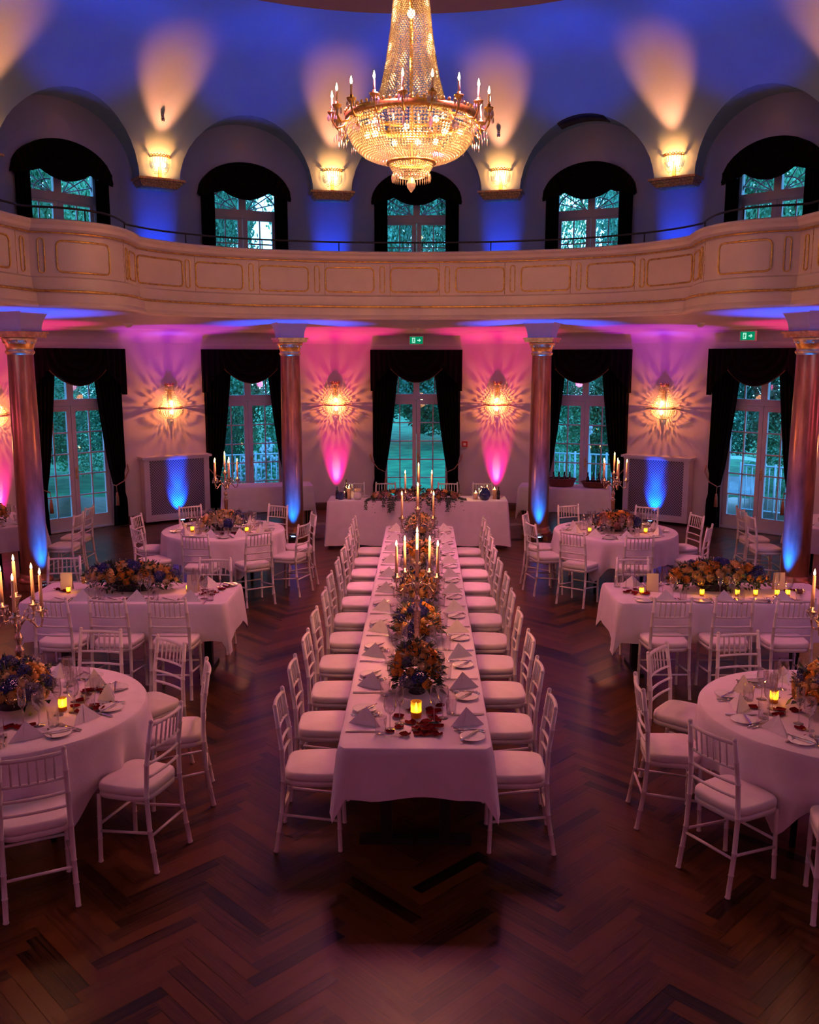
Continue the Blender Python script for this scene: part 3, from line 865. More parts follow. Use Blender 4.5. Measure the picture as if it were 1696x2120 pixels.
# ------------------------------------------------------------------ chandelier
def chandelier():
    c = thing('chandelier', 'large gilt crystal basket chandelier hanging from the dome', 'chandelier', (CX, CY, 4.7)); c.scale = (.91, .91, 1)
    Z = lambda z: z - 4.7
    import bisect
    def interp(tab, z):
        for (z0, r0), (z1, r1) in zip(tab, tab[1:]):
            if z0 >= z >= z1:
                t = (z0 - z) / (z0 - z1); return r0 + (r1 - r0) * t
        return tab[-1][1]
    cone = [(7.0, .16), (6.6, .2), (6.3, .235), (6.0, .285), (5.8, .33), (5.62, .385), (5.48, .46)]
    m = MB(); ns = 58; z = 6.98; i = 0
    while z > 5.49:
        r = interp(cone, z)
        dens = 60 if z < 6.25 else 44
        for k in range(dens):
            if z < 6.2 and k % 8 == 0: continue
            a = 2 * PI * (k + .5 * (i % 2)) / dens
            m.bead((r * cos(a), r * sin(a), Z(z)), .0105 + .005 * (6.98 - z) / 1.5, .0105)
        z -= .0215; i += 1
    o = m.build('crystal_cone', M_crystal, c); o['kind'] = 'stuff'
    bowl = [(.74, 5.40), (.735, 5.34), (.715, 5.27), (.68, 5.2), (.625, 5.135), (.55, 5.08), (.46, 5.045), (.37, 5.025), (.28, 5.015)]
    pts = []
    for (r0, z0), (r1, z1) in zip(bowl, bowl[1:]):
        n = max(2, int(math.hypot(r1 - r0, z1 - z0) / .0255))
        for k in range(n): pts.append((r0 + (r1 - r0) * k / n, z0 + (z1 - z0) * k / n))
    m = MB()
    for j, (r, z) in enumerate(pts):
        n = 116 if r > .45 else 76
        for k in range(n):
            if k % 20 == 0: continue
            a = 2 * PI * k / n; m.bead((r * cos(a), r * sin(a), Z(z)), min(.0195, .97 * PI * r / n), .0152)
    o = m.build('crystal_bowl', M_crystal, c); o['kind'] = 'stuff'
    m = MB()
    for j in range(8):
        t = j / 7; r = .25 - .1 * t ** 1.6; z = 4.985 - .125 * t
        for k in range(56):
            a = 2 * PI * (k + .5 * (j % 2)) / 56; m.bead((r * cos(a), r * sin(a), Z(z)), .011, .0095)
    for k in range(40):
        a = 2 * PI * k / 40; r = .225
        m.add([(r * cos(a), r * sin(a), Z(4.905))], [])
        m.bead((r * cos(a), r * sin(a), Z(4.85)), .009, .045)
    o = m.build('crystal_dish', M_crystal, c); o['kind'] = 'stuff'
    m = MB(); m.lathe([(.0, Z(4.86)), (.03, Z(4.85)), (.055, Z(4.79)), (.045, Z(4.75)), (.012, Z(4.71)), (0, Z(4.70))], 12, smooth=False); m.build('finial', M_crystal, c)
    # gilt rings
    m = MB(); m.lathe([(.74, Z(5.41)), (.765, Z(5.42)), (.77, Z(5.46)), (.755, Z(5.48)), (.735, Z(5.47)), (.735, Z(5.41))], 64)
    for k in range(64):
        a = 2 * PI * k / 64; m.ball((.76 * cos(a), .76 * sin(a), Z(5.495)), .018, 6, 4)
    m.build('rim', M_gold, c)
    m = MB(); m.lathe([(.46, Z(5.46)), (.5, Z(5.46)), (.5, Z(5.5)), (.46, Z(5.5)), (.46, Z(5.46))], 48); m.lathe([(.25, Z(4.99)), (.29, Z(4.99)), (.285, Z(5.02)), (.25, Z(5.02)), (.25, Z(4.99))], 48)
    for k in range(8):
        a = 2 * PI * k / 8; m.tube([(.48 * cos(a), .48 * sin(a), Z(5.48)), (.74 * cos(a), .74 * sin(a), Z(5.45))], .012, 6)
    m.build('inner_frame', M_gold, c)
    m = MB(); m.tube([(0, 0, Z(5.0)), (0, 0, Z(7.05))], .02, 8); m.lathe([(0, Z(7.0)), (.2, Z(7.0)), (.24, Z(7.05)), (.22, Z(7.12)), (0, Z(7.12))], 32); m.build('stem', M_gold, c)
    m = MB()
    for k in range(21):
        zz = 7.12 + k * .06
        m.tube([(.018 * cos(a) * (1 if k % 2 else 0), .018 * cos(a) * (0 if k % 2 else 1), Z(zz) + .04 * sin(a)) for a in [2 * PI * q / 8 for q in range(8)]], .005, 5, closed=True)
    m.lathe([(0, Z(8.42)), (.14, Z(8.42)), (.1, Z(8.34)), (.0, Z(8.3))], 20); m.build('chain', M_goldd, c)
    NA = 18
    am = MB(); am.tube([(.72, 0, Z(5.44)), (.78, 0, Z(5.36)), (.86, 0, Z(5.34)), (.905, 0, Z(5.40)), (.91, 0, Z(5.46))], .012, 6)
    am.tube([(.80, 0, Z(5.34)), (.83, 0, Z(5.27)), (.8, 0, Z(5.24)), (.77, 0, Z(5.28))], .008, 5)
    am = am.mesh('arm', M_gold)
    cu = MB(); cu.lathe([(.0, Z(5.45)), (.02, Z(5.45)), (.05, Z(5.485)), (.055, Z(5.50)), (.02, Z(5.49)), (.02, Z(5.53)), (0, Z(5.53))], 12, (.91, 0, 0)); cu = cu.mesh('cup', M_gold)
    sl = MB(); sl.tube([(.91, 0, Z(5.51)), (.91, 0, Z(5.63))], .0125, 8); sl = sl.mesh('candle_sleeve', M_candle)
    bu = MB(); bu.lathe([(.006, Z(5.63)), (.013, Z(5.648)), (.014, Z(5.66)), (.007, Z(5.69)), (0, Z(5.71))], 10, (.91, 0, 0)); bu = bu.mesh('bulb', M_bulb)
    dr = MB()
    for k in range(9):
        a = 2 * PI * k / 9; dr.bead((.91 + .05 * cos(a), .05 * sin(a), Z(5.44)), .009, .035)
    for k in range(4): dr.bead((.8 + .03 * k, 0, Z(5.24 - .02 * (k % 2))), .010, .045)
    dr = dr.mesh('crystal_drops', M_crystal2)
    for k in range(NA):
        a = 2 * PI * (k + .25) / NA
        o = obj('arm', am, c, rz=a); obj('cup', cu, o); obj('candle_sleeve', sl, o); obj('bulb', bu, o); obj('crystal_drops', dr, o)
    for k in range(10):
        a = 2 * PI * (k + .3) / 10; r = .42 if k % 2 else .58
        m = MB(); m.ball((r * cos(a), r * sin(a), Z(5.28 if k % 2 else 5.33)), .034, 10, 8); m.build('inner_bulb', M_bulb, c)
    m = MB(); m.ball((0, -.08, Z(6.45)), .045, 10, 8); m.build('inner_bulb', M_bulb, c)
    LG[0] = 'ch_in'
    for k in range(6):
        a = 2 * PI * k / 6
        q = (CX + .46 * cos(a), CY + .46 * sin(a), 5.44)
        light('SPOT', q, WARM2, 60 * LK['ch'], .05, (q[0], q[1], 4), 174, .1)
    LG[0] = 'ch_cone'
    for z in (5.7, 6.0, 6.3, 6.6): light('POINT', (CX + .09 * cos(z * 9), CY + .09 * sin(z * 9), z), WARM2, 12 * LK['ch'], .04)
    LG[0] = 'ch_in'
    light('POINT', (CX + .07, CY - .07, 4.94), WARM2, 8 * LK['ch'], .04)
    for k in range(6):
        LG[0] = 'ch_arm'
        a = 2 * PI * (k + .25) / 6
        q = (CX + .83 * cos(a), CY + .83 * sin(a), 5.75)
        light('SPOT', q, (1, .19, .42), 160 * LK['ch'], .05, (q[0], q[1] - .12, 4.5), 92, .3)
chandelier()

# ------------------------------------------------------------------ details on walls
def exit_sign(phi, z, r, label):
    s = bay_thing('exit_sign', label, 'sign', phi, r, z, 'green emergency exit signs')
    m = MB(); m.box((0, 0, 0), (.27, .05, .16)); m.build('housing', M_whitebox, s)
    m = MB(); m.add([(-.125, -.027, -.068), (.125, -.027, -.068), (.125, -.027, .068), (-.125, -.027, .068)], [(0, 1, 2, 3)]); m.build('panel', M_exit, s)
    m = MB(); y = -.029
    def poly(p): m.add([(a, y, b) for a, b in p], [tuple(range(len(p)))])
    poly([(-.08, -.05), (-.02, -.05), (-.02, .05), (-.08, .05)])
    poly([(.02, -.012), (.055, -.012), (.055, -.035), (.09, 0), (.055, .035), (.055, .012), (.02, .012)])
    m.build('pictogram', M_exitw, s)
    m = MB(); y = -.031       # running figure
    m.ball((-.045, y, .034), .008, 8, 5, sc=(1, .1, 1))
    def limb(a, b, w=.005):
        dx, dz = b[0] - a[0], b[1] - a[1]; L = math.hypot(dx, dz); nx, nz = -dz / L * w, dx / L * w
        m.add([(a[0] + nx, y, a[1] + nz), (b[0] + nx, y, b[1] + nz), (b[0] - nx, y, b[1] - nz), (a[0] - nx, y, a[1] - nz)], [(3, 2, 1, 0)])
    limb((-.048, .024), (-.055, -.008), .008); limb((-.05, .018), (-.034, .006)); limb((-.052, .018), (-.068, .008)); limb((-.055, -.006), (-.04, -.022)); limb((-.04, -.022), (-.045, -.042)); limb((-.056, -.006), (-.06, -.026)); limb((-.06, -.026), (-.074, -.03))
    m.build('running_figure', M_exit, s)
exit_sign(0, 3.31, 7.72, 'green exit sign hanging above the centre garden door')
exit_sign(2 * BAY - .4, 3.33, 7.55, 'green exit sign hanging above the far right garden door')
s = bay_thing('alarm_box', 'small red fire alarm box on the wall right of the centre door', 'alarm', 6.9, RW, 1.3)
m = MB(); m.box((0, -.025, 0), (.11, .05, .11)); m.build('housing', M_redbox, s)
m = MB(); m.box((0, -.052, 0), (.05, .006, .05)); m.build('button', M_whitebox, s)
for (phi, r, nm) in ((0, 6.3, 'in the centre of the soffit'), (-46, 6.2, 'on the left of the soffit'), (45.5, 6.2, 'on the right of the soffit')):
    s = bay_thing('smoke_detector', 'white round smoke detector ' + nm, 'detector', phi, r, 3.49, 'smoke detectors under the gallery')
    m = MB(); m.lathe([(0, -.05), (.03, -.05), (.05, -.03), (.055, -.01), (.07, 0), (.07, .03), (0, .03)], 20); m.build('housing', M_whitebox, s)
# small lamps on the dome and the dark vent on the arch
def dome_at(phi, z):
    t = math.asin((z - ZC) / (ZT - ZC)); return RD1 + (RD0 - RD1) * cos(t)
for phi, z, nm in ((-1.5 * BAY - .1, 6.98, 'second from the left'), (.5 * BAY - .1, 6.98, 'to the right of the chandelier')):
    r = dome_at(phi, z)
    s = bay_thing('spotlight', 'small silver spotlight on the dome above the sconce ' + nm, 'lamp', phi, r, z, 'small spotlights on the dome')
    m = MB(); m.tube([(0, 0, 0), (0, -.03, .0)], .012, 8); m.ball((0, -.035, -.05), .035, 12, 8, sc=(1, .8, 1.3)); m.tube([(0, -.03, -.02), (0, -.015, .08)], [.022, .034], 12); m.build('lamp_head', M_steel, s)
m = MB()
v0 = []
for i in range(9):
    p = BAY - 3.6 + 6.4 * i / 8
    zz = zlun(p); rr = RD1 + (RD0 - RD1) * cos(math.asin((zz - ZC) / (ZT - ZC)))
    v0 += [P(p, rr - .015, zz - .02), P(p, RW - .25, zz - .02)]
m.add(v0, [(2 * i, 2 * i + 1, 2 * i + 3, 2 * i + 2) for i in range(8)], True)
o = m.build('arch_vent', M_black); o.modifiers.new('t', 'SOLIDIFY').thickness = .02
tag(o, 'dark flat panel under the crown of the arch right of the chandelier', 'panel')
# radiator covers
for sgn, nm in ((-1, 'left'), (1, 'right')):
    s = bay_thing('radiator_cover', 'grey perforated radiator cover on the wall, lit blue, %s of the hall' % nm, 'radiator cover', sgn * 1.5 * BAY * .975, RW)
    m = MB(); m.box((0, -.15, 1.2), (1.3, .34, .04)); m.box((0, -.14, 1.165), (1.22, .28, .03)); m.build('shelf', M_frame, s)
    m = MB()
    for x in (-.56, .56): m.box((x, -.13, .6), (.1, .26, 1.12))
    m.box((0, -.13, .1), (1.1, .24, .12)); m.build('surround', M_frame, s)
    m = MB(); m.box((0, -.13, .65), (1.04, .2, 1.0)); m.build('grille', M_grille, s)

# ------------------------------------------------------------------ chairs
def make_chair():
    t = thing('banquet_chair', 'x', 'chair')
    def bamboo(pts, r, n=8):
        # rings: insert thin bulges
        P0 = [Vector(p) for p in pts]; out = []; rr = []
        for a, b in zip(P0, P0[1:]):
            L = (b - a).length; k = max(1, int(L / .11))
            for i in range(k):
                q = a.lerp(b, i / k); q2 = a.lerp(b, (i + .04 / 1) / k if k else 0)
                d = (b - a).normalized()
                out += [q, q + d * .004, q + d * .008, q + d * .012]; rr += [r, r * 1.18, r * 1.18, r]
        out.append(P0[-1]); rr.append(r * .95)
        return out, rr
    m = MB()
    def ol(y):   # seat outline half width
        return .185 - .015 * ((y + .17) / .34)
    # frame
    def seat_shape(m, z0, z1, g, rnd_):
        n = 44; top = []; pr = [(0., z0, -.004), (.0, z0 + .002, 0), (0, z1 - rnd_, 0), (0, z1 - rnd_ * .3, -.004), (0, z1, -.018)]
        rings = []
        for (_, z, ins) in pr:
            ring = []
            for i in range(n):
                a = 2 * PI * i / n
                ex = .42
                x = (.192 + g + ins) * math.copysign(abs(cos(a)) ** ex, cos(a)); y = (.18 + g + ins) * math.copysign(abs(sin(a)) ** ex, sin(a))
                x *= 1 + .06 * (y / .18)
                ring.append((x, y, z))
            rings.append(ring)
        vs = [p for r in rings for p in r]
        fs = [(j * n + i, j * n + (i + 1) % n, (j + 1) * n + (i + 1) % n, (j + 1) * n + i) for j in range(len(rings) - 1) for i in range(n)]
        vs.append((0, 0, z1 + .008)); c = len(vs) - 1; b = (len(rings) - 1) * n
        fs += [(b + i, b + (i + 1) % n, c) for i in range(n)]
        fs.append(tuple(range(n - 1, -1, -1)))
        m.add(vs, fs, True)
    seat_shape(m, .42, .455, -.006, .004); m.build('seat_frame', M_chair, t)
    m = MB(); seat_shape(m, .456, .505, -.004, .018); m.build('seat_pad', M_seat, t)
    up = {}
    for s in (-1, 1):
        m = MB(); p, r = bamboo([(s * .175, .165, 0), (s * .172, .155, .43)], .0135); m.tube(p, r, 8); m.build('leg', M_chair, t)
        m = MB(); path_ = [(s * .182, -.225, 0), (s * .176, -.185, .25), (s * .174, -.172, .45), (s * .168, -.178, .65), (s * .158, -.215, .915)]
        p, r = bamboo(path_, .0145); m.tube(p, r, 8); m.ball((s * .158, -.215, .917), .0145, 8, 5); m.build('leg', M_chair, t)
        m = MB(); m.tube([(s * .175, .155, .2), (s * .177, -.18, .24)], .009, 7); m.build('stretcher', M_chair, t)
    m = MB(); m.tube([(-.175, .16, .24), (.175, .16, .24)], .009, 7); m.build('stretcher', M_chair, t)
    m = MB(); m.tube([(-.177, -.19, .22), (.177, -.19, .22)], .009, 7); m.build('stretcher', M_chair, t)
    def yb(z): return -.172 - .006 * (z - .45) / .2 if z < .65 else -.178 - .037 * (z - .65) / .265
    def rail(z, r, bow):
        w = .165 - .01 * (z - .5) / .4
        q = [(w * x, yb(z) - bow * (1 - x * x), z) for x in [-1 + .25 * i for i in range(9)]]
        return q
    m = MB()
    for z, r, bow in ((.895, .0115, .02), (.745, .009, .018), (.655, .009, .016), (.575, .009, .014)):
        m.tube(rail(z, r, bow), r, 7)
    b = m.build('backrest', M_chair, t)
    for k in range(6):
        x = (-1 + 2 * (k + .75) / 6.5 - .0) * .14
        xx = x / .16
        m = MB(); zz = [.745, .78, .785, .82, .825, .86, .895]
        m.tube([(x, yb(z) - .019 * (1 - xx * xx), z) for z in zz], [.006, .006, .0078, .006, .0078, .006, .006], 6); m.build('spindle', M_chair, b)
    return t
chair0 = make_chair(); used = [False]
def place_chair(x, y, rz, label, group):
    if not used[0]:
        used[0] = True; chair0.location = (x, y, 0); chair0.rotation_euler = (0, 0, rz); chair0['label'] = label; chair0['group'] = group
        return chair0
    return copy_tree(chair0, (x, y, 0), rz, label, group)

# ------------------------------------------------------------------ linen
def cloth_rect(x0, x1, y0, y1, z, drop, tip, flare=.05, seed=0, nx=None):
    """square-cut cloth over a rectangular table: flat top, hanging sides, pointed corner drops"""
    m = MB(); rr = random.Random(seed)
    r = .035
    pts = []   # perimeter (x,y, nx,ny, cornerdist)
    def edge(ax, ay, bx, by, n_):
        for i in range(n_):
            t = i / n_; pts.append((ax + (bx - ax) * t, ay + (by - ay) * t))
    per = [(x0 + r, y0), (x1 - r, y0), (x1, y0 + r), (x1, y1 - r), (x1 - r, y1), (x0 + r, y1), (x0, y1 - r), (x0, y0 + r)]
    for i in range(8):
        a, b = per[i], per[(i + 1) % 8]; L = math.hypot(b[0] - a[0], b[1] - a[1])
        edge(a[0], a[1], b[0], b[1], max(3, int(L / .05)))
    n = len(pts); cor = [(x0, y0), (x1, y0), (x1, y1), (x0, y1)]
    ccx, ccy = (x0 + x1) / 2, (y0 + y1) / 2
    rows = [0, .01, .03, .12, .3, .5, .7, .85, 1.]
    ph = [rr.uniform(0, 6) for _ in range(4)]
    vs = []
    for (x, y) in pts:
        cd, cn = min((math.hypot(x - c[0], y - c[1]), c) for c in cor)
        onx = abs(x - x0) < r - 1e-6 or abs(x - x1) < r - 1e-6
        k = max(0, 1 - abs(y - cn[1]) / .11) if onx else 0
        d = drop + (tip - drop) * k ** 1.3 + .012 * sin(x * 9 + y * 7 + ph[0]) * (1 - k)
        # outward normal
        ox = 1 if abs(x - x1) < r else (-1 if abs(x - x0) < r else 0); oy = 1 if abs(y - y1) < r else (-1 if abs(y - y0) < r else 0)
        if (ox and oy) == 0:
            if abs(x - x1) < 1e-6: ox, oy = 1, 0
            elif abs(x - x0) < 1e-6: ox, oy = -1, 0
            elif abs(y - y0) < 1e-6: ox, oy = 0, -1
            elif abs(y - y1) < 1e-6: ox, oy = 0, 1
        L = math.hypot(ox, oy) or 1; ox /= L; oy /= L
        cx_, cy_ = (cn[0] - ccx), (cn[1] - ccy)
        for t in rows:
            w = t * (.012 + .010 * sin((x + y * 1.3) * 11 + ph[1]) * t)
            fx = ox * (w + .012 * min(1, t * 20)) ; fy = oy * (w + .012 * min(1, t * 20))
            if k > 0:
                kk = k ** 1.2 * flare * t
                fx += math.copysign(kk * 1.1, cx_); fy += math.copysign(kk * .5, cy_)
                # fold valley beside the corner
            if 0 < cd < .2 and not onx:
                f = -.018 * t * math.sin(PI * min(1, cd / .2))
                fx += ox * f; fy += oy * f
            vs.append((x + fx, y + fy, z - d * t))
    K = len(rows); fs = []
    for i in range(n):
        for j in range(K - 1):
            fs.append((i * K + j, i * K + j + 1, ((i + 1) % n) * K + j + 1, ((i + 1) % n) * K + j))
    fs.append(tuple(i * K for i in range(n)))
    m.add(vs, fs, True)
    me = m.mesh('tablecloth', M_cloth)
    return me
def cloth_obj(me, label, group=None, loc=(0, 0, 0)):
    o = obj('tablecloth', me, None, loc); mo = o.modifiers.new('split', 'EDGE_SPLIT'); mo.split_angle = R_(55)
    return tag(o, label, 'tablecloth', group)
def cloth_round(R, z, drop, tip, rot, seed):
    m = MB(); rr = random.Random(seed); n = 144; rows = [0, .012, .04, .15, .35, .6, .8, 1.]
    vs = []; ph = rr.uniform(0, 6)
    for i in range(n):
        a = 2 * PI * i / n
        k = max(0, cos(2 * (a - rot))) if True else 0
        k = abs(cos(2 * (a - rot))) ** 6 if cos(4 * (a - rot)) > 0 else 0
        k = max(0, cos(4 * (a - rot))) ** 7
        d = drop + (tip - drop) * k
        fold = sin(a * 14 + ph + .6 * sin(a * 3)) * .6 + sin(a * 23 + ph * 2) * .4
        for t in rows:
            q = R + .012 * min(1, t * 20) + t * (.012 + .048 * fold * min(1, t * 1.4)) + .03 * k * t
            vs.append((q * cos(a), q * sin(a), z - d * t))
    K = len(rows); fs = [(i * K + j, i * K + j + 1, ((i + 1) % n) * K + j + 1, ((i + 1) % n) * K + j) for i in range(n) for j in range(K - 1)]
    fs.append(tuple(i * K for i in range(n)))
    m.add(vs, fs, True)
    return m.mesh('tablecloth', M_cloth)
TZ = .76
def trestle(name, label, x0, x1, y0, y1, feet, z=TZ - .006, group='tables under the white cloths'):
    t = thing(name, label, 'table', ((x0 + x1) / 2, (y0 + y1) / 2, 0), 0, group)
    ox, oy = (x0 + x1) / 2, (y0 + y1) / 2
    m = MB(); m.box((0, 0, z - .015), (x1 - x0 - .07, y1 - y0 - .07, .03)); m.build('tabletop', M_black, t)
    for (x, y, along) in feet:
        m = MB(); m.box((x - ox, y - oy, (z - .03 + .03) / 2), (.07, .07, z - .06))
        m.box((x - ox, y - oy, .02), (.33, .08, .04) if along else (.08, .5, .04)); m.box((x - ox, y - oy, z - .04), (.3, .06, .02) if along else (.06, .4, .02))
        m.build('leg', M_black, t)
    return t
# long table
LX0, LX1, LY0, LY1 = -.478, .397, 4.94, 12.04
cloth_obj(cloth_rect(LX0, LX1, LY0, LY1, TZ, .30, .47, .05, 3), 'white cloth over the long centre table', 'white rectangular tablecloths')
trestle('banquet_table', 'black pedestal legs of the long centre table under its cloth', LX0, LX1, LY0, LY1, [(x, y, True) for y in (5.28, 7.2, 9.2, 11.3) for x in (-.22, .14)])
# rectangular side tables
RT = [(-3.68, -1.80, 8.05, 8.85, 'left'), (1.79, 3.82, 8.12, 8.92, 'right')]
for x0, x1, y0, y1, sd in RT:
    cloth_obj(cloth_rect(x0, x1, y0, y1, TZ, .36, .5, .06, 5 if sd == 'left' else 9), 'white cloth over the rectangular table on the %s' % sd, 'white rectangular tablecloths')
    trestle('banquet_table', 'black legged rectangular table under white cloth on the %s' % sd, x0, x1, y0, y1, [(x, (y0 + y1) / 2, False) for x in (x0 + .25, x1 - .25)])
# head table
cloth_obj(cloth_rect(-1.49, 1.33, 14.18, 14.78, TZ, .70, .72, .05, 11), 'white floor length cloth over the head table', 'white rectangular tablecloths')
trestle('banquet_table', 'head table under the floor length white cloth', -1.49, 1.33, 14.18, 14.78, [(x, 14.48, False) for x in (-1.1, .95)])
# buffet tables in the window bays
for sgn, sd in ((-1, 'left'), (1, 'right')):
    rz = -sgn * R_(BAY * .55)
    cx_, cy_ = CX + sgn * 2.62, 16.02 + (-.05 if sgn > 0 else .05)
    me = cloth_rect(-.78, .78, -.3, .3, TZ, .42, .6, .05, 20 + sgn)
    c = cloth_obj(me, 'white cloth over the buffet table behind the %s column' % sd, 'white rectangular tablecloths', (cx_, cy_, 0)); c.rotation_euler = (0, 0, rz)
    t = trestle('buffet_table', 'buffet table with thin black legs in the %s window bay' % sd, -.78, .78, -.3, .3, [])
    t.location = (cx_, cy_, 0); t.rotation_euler = (0, 0, rz)
    for x in (-.7, .7):
        for y in (-.24, .24):
            m = MB(); m.tube([(x, y, .0), (x, y, TZ - .03)], .014, 8); m.build('leg', M_black, t)
# round tables
RTAB = dict(FL=(-2.58, 5.55, .78, 'left front', -.84), FR=(2.57, 5.55, .78, 'right front', .84), BL=(-2.6, 11.75, .78, 'left back', .42), BR=(2.5, 11.75, .78, 'right back', 1.08),
            EL=(-6.0, 12.35, .74, 'far left', .3), ER=(5.74, 12.35, .74, 'far right', .3))
for kx, (x, y, R, nm, rot) in RTAB.items():
    me = cloth_round(R, TZ, .33, .50, rot, hash(kx) % 7 if False else len(kx) + ord(kx[0]) + ord(kx[1]))
    cloth_obj(me, 'white cloth with soft folds over the %s round table' % nm, 'white round tablecloths', (x, y, 0))
    t = thing('round_table', 'round table under the white cloth, %s' % nm, 'table', (x, y, 0), 0, 'tables under the white cloths')
    m = MB(); m.lathe([(0, TZ - .036), (R - .03, TZ - .036), (R - .03, TZ - .006), (0, TZ - .006)], 48); m.build('tabletop', M_black, t)
    for a in range(4):
        an = PI / 4 + a * PI / 2
        m = MB(); m.tube([(.42 * cos(an), .42 * sin(an), 0), (.4 * cos(an), .4 * sin(an), TZ - .036)], .02, 8); m.build('leg', M_black, t)

# ------------------------------------------------------------------ table settings
def crv(prof, n=16): m = MB(); m.lathe(prof, n); return m
GM = {}
m = crv([(.0, 0), (.034, 0), (.033, .003), (.006, .008), (.0038, .02), (.0038, .085), (.008, .095), (.028, .115), (.038, .145), (.037, .175), (.031, .205)], 18); GM['wine_glass'] = m.mesh('wine_glass', M_glass)
m = crv([(.0, 0), (.031, 0), (.03, .003), (.006, .008), (.0036, .02), (.0036, .10), (.007, .11), (.021, .13), (.026, .16), (.025, .2), (.023, .235)], 18); GM['champagne_glass'] = m.mesh('champagne_glass', M_glass)
m = crv([(.0, 0), (.03, 0), (.031, .004), (.03, .012), (.034, .06), (.037, .105)], 18); GM['water_tumbler'] = m.mesh('water_tumbler', M_glass)
m = crv([(.0, .004), (.045, .004), (.05, .003), (.074, .013), (.076, .015), (.074, .0165), (.05, .008), (.0, .008)], 32); GM['bread_plate'] = m.mesh('bread_plate', M_china)
def fork():
    m = MB(); m.tube([(0, -.09, .004), (0, -.03, .006), (0, .03, .006)], [.0045, .004, .003], 6)
    m.add([(-.005, .025, .006), (.005, .025, .006), (.011, .045, .004), (.011, .06, .005), (-.011, .06, .005), (-.011, .045, .004)], [(0, 1, 2, 3, 4, 5)])
    for k in range(4):
        x = -.0095 + .0063 * k; m.tube([(x, .058, .005), (x, .075, .006), (x, .097, .012)], [.0018, .0018, .001], 5)
    return m.mesh('fork', M_steel)
def knife():
    m = MB(); m.box((0, -.055, .005), (.011, .09, .007)); m.add([(-.006, -.01, .004), (.006, -.01, .004), (.0085, .05, .004), (.006, .09, .004), (-.004, .105, .004), (-.006, .09, .004), (-.006, -.01, .0065), (.004, -.01, .0065), (.004, .09, .0065), (-.004, .105, .0055)], [(0, 1, 2, 3, 4, 5), (6, 7, 8, 9), (1, 2, 8, 7), (2, 3, 4, 9, 8), (0, 6, 9, 4, 5), (0, 1, 7, 6)])
    return m.mesh('knife', M_steel)
def spoon():
    m = MB(); m.tube([(0, -.085, .004), (0, .0, .006), (0, .035, .006)], [.0045, .003, .003], 6); m.ball((0, .065, .007), .018, 10, 6, sc=(1, 1.6, .28)); return m.mesh('spoon', M_steel)
GM['fork'], GM['knife'], GM['spoon'] = fork(), knife(), spoon()
def napkin():
    m = MB()
    A, B, C, D = (-.135, -.035, 0), (.135, -.035, 0), (0, .1, 0), (0, .012, .135)
    A2, B2 = (-.05, .06, 0), (.05, .06, 0)
    # folded triangular tent: front face creased towards the ridge, two back flaps
    F = (-.0, -.055, 0)
    m.add([A, B, D], [(0, 1, 2)])
    m.add([B, C, D], [(0, 1, 2)]); m.add([C, A, D], [(0, 1, 2)])
    m.add([A, C, B], [(0, 1, 2)])
    # second layer edge, slightly inset, gives the doubled fold
    m.add([(-.03, -.041, .0), (.128, -.041, .0), (.004, .007, .130), (.0, .009, .1305)], [(0, 1, 2, 3)])
    return m.mesh('napkin', M_napkin)
GM['napkin'] = napkin()
CAT = dict(wine_glass='glass', champagne_glass='glass', water_tumbler='glass', bread_plate='plate', fork='fork', knife='knife', spoon='spoon', napkin='napkin')
DESC = dict(wine_glass='clear stemmed wine glass', champagne_glass='slim champagne flute', water_tumbler='clear water tumbler', bread_plate='small white bread plate', fork='steel fork', knife='steel knife', spoon='steel spoon', napkin='white napkin folded to a triangle')
SET = [('napkin', 0, 0, 0, ''), ('fork', -.135, -.01, .03, 'outer '), ('fork', -.107, .0, -.03, 'inner '), ('knife', .13, -.01, .02, ''), ('bread_plate', -.215, -.02, 0, ''), ('knife', -.21, -.01, .9, 'butter '),
       ('wine_glass', .09, .205, 0, ''), ('champagne_glass', .0, .255, 0, ''), ('water_tumbler', .165, .15, 0, '')]
nset = [0]
def setting(x, y, rz, where, grp, skip=(), gap=0., nrot=0.):
    """x,y: napkin centre; guest sits at local -y"""
    r = random.Random(nset[0]); nset[0] += 1
    for kind, dx, dy, a, pre in SET:
        if kind in skip: continue
        if dy > .1: dy += gap
        jx, jy = r.uniform(-.008, .008), r.uniform(-.008, .008)
        px = x + (dx + jx) * cos(rz) - (dy + jy) * sin(rz); py = y + (dx + jx) * sin(rz) + (dy + jy) * cos(rz)
        zz = TZ + .001
        if pre == 'butter ': zz = TZ + .013
        o = obj(kind, GM[kind], None, (px, py, zz), sc=.78 if kind == 'napkin' else 1, rz=rz + a + r.uniform(-.06, .06) + (nrot + r.uniform(-.16, .16) if kind == 'napkin' else 0))
        d = DESC[kind]
        if pre: d = d.replace('steel', 'steel ' + pre.strip())
        tag(o, '%s at %s' % (d, where), CAT[kind], '%s %s' % ({'glass': 'glasses', 'knife': 'knives'}.get(CAT[kind], CAT[kind] + 's'), grp))
SP = .638
for i in range(11):
    y = 5.33 + SP * i
    o_ = ORD[i]
    for s, sd in ((-1, 'left'), (1, 'right')):
        cx_ = -.665 if s < 0 else .585
        place_chair(cx_ + rnd.uniform(-.012, .012), y + rnd.uniform(-.015, .015), (-PI / 2 if s < 0 else PI / 2) + rnd.uniform(-.03, .03),
                    'white chiavari chair, %s along the %s side of the long table' % (o_, sd), 'chairs along the long centre table')
        setting(-.345 if s < 0 else .275, y - .02, -PI / 2 if s < 0 else PI / 2, '%s %s hand place of the long table' % (o_, sd), 'on the long table', gap=-.05, nrot=PI / 2 - .25 if s < 0 else -PI / 2 + .25)
